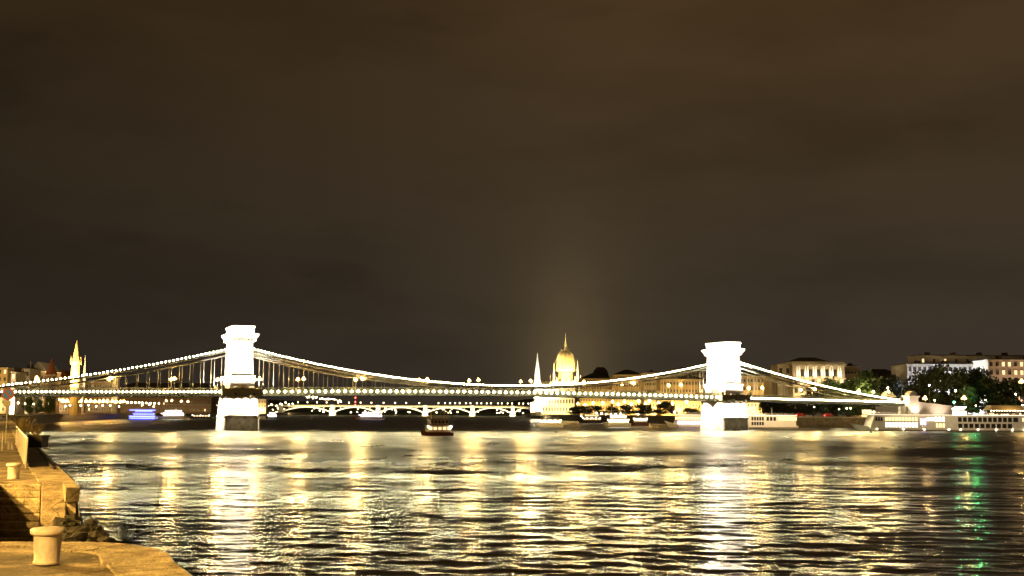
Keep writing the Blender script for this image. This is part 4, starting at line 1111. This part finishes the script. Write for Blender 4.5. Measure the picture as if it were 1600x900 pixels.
# ---- embankment lamps
def row(pts, name, glow, r, group, h=7, z0=4.7):
    for i, (px, py, d) in enumerate(pts):
        zt = Z(px, py, d); hh = min(max(1.5, zt - z0), 14)
        lamp(X(px, d), d, zt-hh, hh, f'{nth(i)} {name}', glow, r, group)
random.seed(5)
pts = []
dd = lambda px: 520 + (px-20)*1.9
for px in (28, 39, 52, 60, 75, 85, 92): pts.append((px, random.uniform(624, 633), dd(px)+8))
row(pts, 'warm lamp from the left under the bridge end left of the church', 'e_warm', .34, 'lamps under the left bridge end')
pts = [(px, 626.5+ (px-96)*.012 + random.uniform(-.6,.6), dd(px)+10) for px in (98, 104, 112, 120, 127, 134, 141, 148, 155, 161, 167, 175, 181, 188, 193)]
row(pts, 'lamp in the bright amber row under the left side span, counted rightward', 'e_soda', .7, 'amber lamps along the left embankment road')
pts = [(px, 628.5 + (px-198)*.035, 950 + (px-198)*3) for px in (199, 205, 211, 217, 222, 228, 235, 241, 248, 252, 258, 264, 270, 277, 283, 289, 295, 301, 305, 311, 315, 319, 324, 329, 334, 338)]
row(pts, 'small lamp in the row from blue boat to left tower, counted rightward', 'e_warm', .62, 'lamp row beyond the left embankment')
pts = [(px, 634 + random.uniform(-1, 1), dd(px)+4) for px in (102, 109, 118, 126, 138, 150, 160, 172, 186)]
row(pts, 'low lamp below the bright amber row on the left bank, counted rightward', 'e_warm', .42, 'low lamps on the left embankment')
pts = [(222, 633, 990), (233, 632, 990), (240, 635, 990), (259, 626, 1000), (268, 625.5, 1000), (283, 627, 1000), (293, 627.5, 1000)]
row(pts, 'upper amber lamp above the blue and white boats, counted rightward', 'e_soda', .5, 'upper lamps above the moored boats')
pts = [(402,636.5,1500),(405,636.5,1520),(409,636.5,1540),(413.5,636.5,1560),(419,634,1600),(424,632,1650),(432,634,1700),(438,631,1750),(440,632,1770),(446,629,1800),(451,632,1850),(457,631,1900)]
row(pts, 'warm lamp from the left between left tower and arch bridge', 'e_warm', .85, 'lamps by the left end of the arch bridge')
pts = [(903,631,1000),(914,633,990),(927,630,960),(942,630,930),(957,628,900),(966,632,890),(976,628,870),(986,631,860),(998,627,820),(1009,631,810),(1015,627,800),(1029,630,780),(1051,630,740),(1073,628,720)]
row(pts, 'amber lamp from the left between the parliament and the right bridge tower', 'e_soda', .75, 'amber street lamps on the right embankment')
pts = [(908,650,930),(932,645.5,880),(940,646,870),(947,647,860),(955,647,850),(962,646.5,840),(970,647,830),(997,647,780),(1054,644,700)]
row(pts, 'low white lamp from the left along the quay above the moored boats', 'e_white', .36, 'white quay lamps above the moored boats', h=3)
pts = [(1272,636,620),(1311,639,620),(1323,638,620),(1329,638,620),(1365,644,590)]
row(pts, 'small lamp from the left under the deck near the right bridge end', 'e_warm', .3, 'lamps under the right bridge end')
for px, py, d, gl, r, lb in ((1446,622.5,560,'e_mid',.55,'bright amber lamp just right of the stone lodge at the right bridge end'),
    (1494,610.5,556,'e_warm',.42,'tall street lamp on a pale pole above the lit kiosk'), (1507,622,556,'e_mid',.6,'bright amber lamp right of the tall pole lamp'),
    (1453,602,575,'e_white',.3,'white lamp high among the trees above the bridge end'), (1388,606,590,'e_warm',.36,'tall lamp with a thin pole left of the stone lodge'),
    (1461,625.5,560,'e_warm',.3,'small warm lamp right of the bright amber lamp by the lodge'), (1540,625,560,'e_warm',.26,'small warm lamp under the green lit trees'),
    (1588,616,560,'e_warm',.3,'small warm lamp among the trees near the right edge'), (1598,596,560,'e_mid',.6,'big amber lamp at the right edge of the photo'),
    (1598,634,545,'e_white',.36,'white lamp by the awning at the right edge'), (1525,634,550,'e_warm',.2,'tiny warm lamp left of the orange awning')):
    zt = Z(px, py, d); lamp(X(px, d), d, 5.4, zt-5.4, lb, gl, r, 'street lamps near the right bridge end')
# green signal lamp
def signal():
    d = 548; zt = Z(1491, 628.5, d); o = thing('signal_light', 'green signal light left of the tall street lamp on the right bank', 'signal light', (X(1491, d), d, 5.4))
    b = MB(); b.tube((0,.3,0), (0,.3,zt-5.4+.7), .09, n=8); b.box(-.35, .35, 0, .4, zt-5.4-.7, zt-5.4+.7); b.build('post', M['pole'], o)
    b = MB(); b.ball((0,-.1,zt-5.4), .36, 8, 5); b.build('lens', M['e_green'], o)
signal()
l = bpy.data.lights.new('green_tree_light', 'POINT'); l.energy = 5200; l.color = (.1, 1, .3); l.shadow_soft_size = .5
o = bpy.data.objects.new('green_tree_light', l); col.objects.link(o); o.location = (X(1514, 568), 562, Z(1514, 618, 565))
for px, py, d, pw in ((1352, 616, 640, 9000), (1310, 612, 645, 5000)):
    l = bpy.data.lights.new('tree_light', 'POINT'); l.energy = pw; l.color = (1, .85, .4); l.shadow_soft_size = .5
    o = bpy.data.objects.new('tree_light', l); col.objects.link(o); o.location = at(px, py, d)

# ================================================================== BOATS
def hull(b, L, B, H, bow=.18, sheer=.5, low=-.6, stern=.85):
    n = 14; secs = []
    for i in range(n+1):
        u = i/n; w = 1.0
        if u < bow: w = math.sin(u/bow*math.pi/2)**.7
        if u > .93: w = stern + (1-stern)*(1-u)/.07
        w = max(.03, w); zt = H + sheer*(max(0, (bow*1.4-u)/(bow*1.4)))**1.6
        rake = max(0, bow-u)/bow*L*.03
        x = L*u
        secs.append([(x+rake, -B/2*w*.75, low), (x, -B/2*w, H*.35), (x-rake, -B/2*w, zt), (x-rake, B/2*w, zt), (x, B/2*w, H*.35), (x+rake, B/2*w*.75, low)])
    o = len(b.v)
    vs_ = [p_ for s_ in secs for p_ in s_]
    fs = []
    for i in range(n):
        for j in range(6): fs.append((i*6+j, (i+1)*6+j, (i+1)*6+(j+1)%6, i*6+(j+1)%6))
    fs += [(0,1,2,3,4,5), tuple(n*6+j for j in (5,4,3,2,1,0))]
    b.add(vs_, fs)
def pane(w, h, glass): 
    b = MB(); b.slot(0).box(-w/2-.06, w/2+.06, -.03, .05, -.06, h+.06); b.slot(1).box(-w/2, w/2, -.06, .02, 0, h); return b.mesh('window', [M['trim'], M[glass]])
def boat(label, px0, px1, d, yaw=0, hh=1.2, decks=1, mats=('hulldark', 'white'), glass='e_winw', B=5, nwin=6, canopy=True, mast=3, lights='e_white', deckh=2.2, nl=6, glass2=None, group='riverboats', name='riverboat', flip=False):
    x0, x1 = X(px0, d), X(px1, d); L = (x1-x0)/max(.5, math.cos(R(yaw)))
    th = thing(name, label, 'boat', (x1 if flip else x0, d, 0), R(yaw + (180 if flip else 0)), group)
    b = MB(); hull(b, L, B, hh); b.build('hull', M[mats[0]], th)
    z = hh
    for k in range(decks):
        a0, a1 = L*(.17+.06*k), L*(.92-.08*k); w = B*(.78-.1*k)
        b = MB(); b.box(a0, a1, -w/2, w/2, z, z+deckh); b.box(a0-.4, a1+.4, -w/2-.3, w/2+.3, z+deckh, z+deckh+.15); b.build('cabin', M['brownwall' if glass2 and k else mats[1]], th)
        pm = pane((a1-a0)/nwin*.66, deckh*.45, glass2 if (glass2 and k) else glass)
        for s_ in (-1, 1):
            for i in range(nwin): inst(pm, 'window', th, (a0+(a1-a0)*(i+.5)/nwin, s_*(w/2+.01), z+deckh*.38), 0 if s_ < 0 else math.pi)
        z += deckh+.15
    b = MB(); a0, a1 = L*.2, L*.85; w = B*.7
    for i in range(9):
        x = a0+(a1-a0)*i/8
        for s_ in (-1, 1): b.tube((x, s_*w/2, z), (x, s_*w/2, z+1), .04, n=4)
    for s_ in (-1, 1):
        for zz in (.5, 1.0): b.tube((a0, s_*w/2, z+zz), (a1, s_*w/2, z+zz), .035, n=4)
    b.build('railing', M['white'], th)
    if canopy:
        b = MB(); b.box(L*.35, L*.8, -w/2, w/2, z+2.1, z+2.2)
        for x in (L*.36, L*.57, L*.79):
            for s_ in (-1, 1): b.tube((x, s_*w*.47, z), (x, s_*w*.47, z+2.1), .05, n=4)
        b.build('canopy', M[mats[1]], th)
    if mast:
        b = MB(); b.tube((L*.3, 0, z), (L*.3, 0, z+mast+1), .08, n=6); b.box(L*.3-.03, L*.3+.03, -.8, .8, z+mast*.7, z+mast*.7+.08); b.build('mast', M['white'], th)
    bl = MB(); bl.ball((0,0,0), .2, 6, 4); bme = bl.mesh('deck_light', M[lights], True)
    for i in range(nl): inst(bme, 'deck_light', th, (L*(.15+.75*i/max(1, nl-1)), -(B/2+.05) if not flip else (B/2+.05), hh+deckh*.9))
    return th
tb_ = boat('small tour boat with a lit lower cabin crossing in the middle foreground', 659, 706, 335, yaw=18, hh=1.05, decks=2, mats=('hullred', 'canvas'), B=4.6, nwin=5, mast=1.3, glass='e_win', glass2='glassdark', nl=2, lights='e_white', deckh=1.75)
bb_ = boat('boat outlined in blue neon under the left side span', 202, 245, 950, yaw=6, hh=2.4, decks=2, mats=('white', 'white'), B=7, nwin=8, glass='e_blue', lights='e_blue', nl=14, deckh=2.4)
b = MB(); 
for zz, r_, y_ in ((2.0, .5, -3.75), (.5, .3, -3.6), (7.2, .35, -3.0)):
    b = MB(); b.tube((1, y_, zz), (21.5, y_, zz), r_, n=6); b.build('neon_strip', M['e_blue'], bb_)
def neon(px0, px1, py0, py1, d, m_, label, r=.3):
    a, c = at(px0, py0, d), at(px1, py1, d); b = MB(); b.tube((0,0,0), c-a, r, n=6); o = b.build('neon_strip', M[m_], loc=a); return o
boat('bright white lit riverboat between the blue boat and the left tower', 249, 293, 960, yaw=0, hh=2.2, decks=2, mats=('white', 'white'), B=8, nwin=9, glass='e_winw', lights='e_white', nl=16, deckh=2.6, mast=0)
boat('small dark moored pontoon boat left of the left tower', 297, 332, 1000, hh=1.2, decks=1, mats=('hulldark','hulldark'), B=5, nwin=6, glass='e_win', nl=3, mast=0, canopy=False)
boat('small boat with coloured lights right of the left tower', 417, 434, 1050, hh=1.4, decks=2, mats=('hulldark','white'), B=5, nwin=4, glass='e_winb', nl=8, lights='e_white')
boat('grey passenger boat in front of the second arch of the far bridge', 556, 601, 1050, yaw=0, hh=1.8, decks=2, mats=('white','white'), B=7, nwin=7, glass='e_lilac', nl=9, lights='e_white', deckh=2.4)
boat('fast blurred low white boat below the corner tower of the parliament', 836, 880, 545, yaw=0, hh=1.4, decks=1, mats=('white','canvas'), B=4.5, nwin=6, glass='e_winw', nl=5, lights='e_warm', flip=False)
boat('dark cluttered moored boat with white lamps right of the parliament', 905, 941, 800, hh=1.6, decks=2, mats=('hulldark','brownwall'), B=6, nwin=6, glass='e_win', nl=5, mast=3)
boat('white double deck tour boat moored between parliament and right tower', 943, 985, 585, hh=1.5, decks=2, mats=('white','white'), B=6, nwin=8, glass='e_winw', nl=6, lights='e_warm', mast=3)
boat('low brown hulled boat with a white cabin light left of the cruise ship bow', 985, 1013, 640, hh=2.0, decks=1, mats=('hullred','white'), B=5, nwin=4, glass='e_winw', nl=3, lights='e_warm', mast=2)
# small buoy
g = gr(1361, 677, .1)
b = MB(); b.lathe([(.3,-.3),(1.0,-.1),(1.0,.25),(.5,.4),(.25,.9),(.05,1.0)], n=12); tag(b.build('river_buoy', M['hulldark'], loc=(g.x, g.y, 0)), 'small dark buoy on the water below the cruise ship bow', 'buoy')

def cruise(label, px0, px1, d, plan, ztop, sun=True, B=11):
    x0, x1 = X(px0, d), X(px1, d); L = x1-x0
    th = thing('cruise_ship', label, 'ship', (x0, d, 0), 0, 'river cruise ships')
    lx = lambda px: X(px, d)-x0
    b = MB(); hull(b, L, B, 1.1, bow=.05, sheer=2.2, stern=.95); b.build('hull', M['white'], th)
    b = MB(); b.box(lx(px0)+3, L-1, -B/2-.02, -B/2+.1, .25, .42); b.build('rubbing_strake', M['hullred'], th)
    a0 = L*.045
    b = MB(); b.hexa([(a0,-B/2+.25,1.1),(L-1,-B/2+.25,1.1),(L-1,B/2-.25,1.1),(a0,B/2-.25,1.1)], [(a0+2,-B/2+.25,ztop),(L-1.5,-B/2+.25,ztop),(L-1.5,B/2-.25,ztop),(a0+2,B/2-.25,ztop)]); b.build('superstructure', M['white'], th)
    b = MB(); b.box(a0-.5, L-.8, -B/2-.1, B/2+.1, ztop, ztop+.18); b.build('sun_deck', M['white'], th)
    b = MB(); b.box(a0-.5, L-.8, -B/2-.16, -B/2-.11, ztop+.02, ztop+.2); b.build('deck_light_strip', emit('deck_strip_glow', (1,.88,.62), 2.2), th)
    b = MB()
    n = int(L/2.2)
    for i in range(n):
        x = a0 + (L-a0-2)*i/n; b.tube((x,-B/2+.2,ztop+.18), (x,-B/2+.2,ztop+1.1), .04, n=4)
    for z in (.5, .8, 1.1): b.tube((a0,-B/2+.2,ztop+.18+z-.1), (L-2,-B/2+.2,ztop+.18+z-.1), .03, n=4)
    b.build('railing', M['white'], th)
    for (pa, pb, zz, hgt, k, gl) in plan:
        w = (lx(pb)-lx(pa))/k; pm = pane(w*.72, hgt, gl)
        for i in range(k): inst(pm, 'window', th, (lx(pa)+w*(i+.5), -B/2+.24, zz))
    return th, lx
zt = Z(1450, 648.8, 500)
plan = [(1361, 1373, zt-2.6, 1.7, 3, 'glassdark'), (1376, 1427, zt-2.5, 1.5, 10, 'e_win'), (1376, 1427, 1.6, 1.9, 10, 'e_winw'),
        (1430, 1440, 2.6, 2.6, 2, 'e_lilac'), (1440, 1452, zt-2.4, 1.5, 2, 'e_winw'), (1452, 1469, zt-2.6, 1.9, 3, 'e_winw'), (1454, 1469, 1.5, 1.8, 3, 'e_win'),
        (1488, 1573, zt-2.7, 1.9, 11, 'glassdark'), (1488, 1573, 1.4, 1.8, 10, 'glassdark'), (1573, 1583, zt-2.7, 1.9, 1, 'glassdark'), (1587, 1640, zt-2.5, 1.6, 6, 'e_win'), (1594, 1640, 1.4, 1.6, 5, 'glassdark')]
ship, lx = cruise('very long white river cruise ship moored at the right, with lit and dark windows', 1337, 1700, 500, plan, zt)
bl = MB(); bl.ball((0,0,0), .22, 6, 4); bme = bl.mesh('hull_light', M['e_warm'], True)
for px in (1363, 1404, 1436, 1474, 1492, 1519, 1547, 1572, 1590): inst(bme, 'hull_light', ship, (lx(px), -5.62, .75))
b = MB(); b.box(lx(1350), lx(1358), -3, 3, zt+.18, zt+2.2); b.build('wheelhouse', M['white'], ship)
# light bars above the water aimed at the ship side
area((X(1480, 492), 486, 9), (X(1480, 500), 497, 2.5), 3300, 90, 1, (1, .74, .42), name='ship_side_light')
plan = [(1052, 1095, 3.9, 1.4, 9, 'e_win'), (1056, 1095, 1.7, 1.5, 8, 'e_lilac'), (1170, 1190, 3.7, 1.7, 5, 'glassdark'), (1170, 1190, 1.4, 1.6, 5, 'glassdark'), (1193, 1209, 3.6, 1.8, 3, 'glassdark'), (1212, 1241, 3.8, 1.6, 6, 'e_win')]
ship2, lx2 = cruise('white river cruise ship passing behind the right bridge pier', 1044, 1243, 572, plan, 6.1)
area((X(1200, 560), 560, 10), (X(1200, 572), 568, 3), 2600, 40, 1, (1, .78, .5), name='ship_side_light')
area((X(1075, 560), 562, 9), (X(1075, 572), 568, 3), 1200, 30, 1, (1, .7, .5), name='ship_side_light')
for k, px in enumerate((1190, 1206)):
    b = MB(); b.tube((lx2(px), 0, 6.2), (lx2(px), 0, 9.6), .12, n=6); b.build('mast', M['white'], ship2)
# lit kiosk and orange awning restaurant on the quay above the ship
def kiosk():
    d = 535; x0, x1 = X(1473, d), X(1510, d); w = x1-x0; z0 = 5.4
    th = thing('lit_kiosk', 'brilliantly white lit glass kiosk above the cruise ship', 'kiosk', (x0, d, z0))
    b = MB(); b.box(0, w, 0, 5, 0, .3); b.box(-.3, w+.3, -.4, 5.3, 3.2, 3.5); b.box(w*.25, w*.95, .5, 4.5, 3.5, 4.9)
    for i in range(6): b.box(w*i/5-.08, w*i/5+.08, -.02, .1, .3, 3.2)
    b.build('frame', M['white'], th)
    b = MB(); b.box(.1, w-.1, .15, 4.8, .35, 3.1); b.build('lit_glass', emit('kiosk_glow', (1, .95, .8), 7), th)
    bl = MB(); bl.ball((0,0,0), .25, 6, 4); bme = bl.mesh('spot_lamp', M['e_white'], True)
    for i in range(9): inst(bme, 'spot_lamp', th, (w*(i+.5)/9, -.5, 3.8 + (1.3 if i > 3 else .5)))
    d = 520; x0, x1 = X(1550, d), X(1640, d); w = x1-x0
    th = thing('awning_restaurant', 'orange lit awning restaurant pavilion at the right edge above the ship', 'pavilion', (x0, d, 6.9))
    z1 = Z(1580, 633.5, d)-6.9; z2 = Z(1580, 641, d)-6.9
    b = MB(); b.hexa([(-1,-1,z2),(w,-1,z2),(w,8,z2),(-1,8,z2)], [(.6,1,z1),(w,1,z1),(w,7,z1),(.6,7,z1)]); b.build('awning', M['canvas'], th)
    b = MB(); 
    for i in range(8):
        b.tube((w*i/7, -.6, -1.5), (w*i/7, -.6, z2), .07, n=6)
    b.build('posts_frame', M['brownwall'], th)
    bl = MB(); bl.ball((0,0,0), .16, 6, 4); bme = bl.mesh('awning_lamp', M['e_warm'], True)
    for i in range(14): inst(bme, 'awning_lamp', th, (-.8 + w*.6*i/13, -1.15, z2-.25))
    spot((x0+w*.3, d-4, 8.5), (x0+w*.3, d+2, 6.9+z1), 1500, (1,.6,.2), 140, .6, .3)
kiosk()
# red vehicles on the right quay
for px, lb in ((1251, 'small red van parked under the deck right of the ship stern'), (1295, 'red car parked on the quay under the bridge end')):
    d = 632; th = thing('parked_van', lb, 'van', (X(px, d), d, 5.42), R(4))
    b = MB(); b.hexa([(-2.4,-.9,.4),(2.4,-.9,.4),(2.4,.9,.4),(-2.4,.9,.4)], [(-2.3,-.85,1.3),(2.3,-.85,1.3),(2.3,.85,1.3),(-2.3,.85,1.3)]); b.hexa([(-2.3,-.85,1.3),(1.4,-.85,1.3),(1.4,.85,1.3),(-2.3,.85,1.3)], [(-2.1,-.75,2.1),(.9,-.75,2.1),(.9,.75,2.1),(-2.1,.75,2.1)]); b.build('body', mat('red_car_paint', (.45,.03,.02), .3, .05, 1), th)
    for q in (-1.5, 1.5):
        b = MB(); b.tube((q,-.95,.35), (q,-.7,.35), .35, n=14); b.build('wheel', M['hulldark'], th)
    b = MB(); b.box(-2.45,-2.38,-.7,.7,.8,1.0); b.build('tail_light', M['e_red'], th)
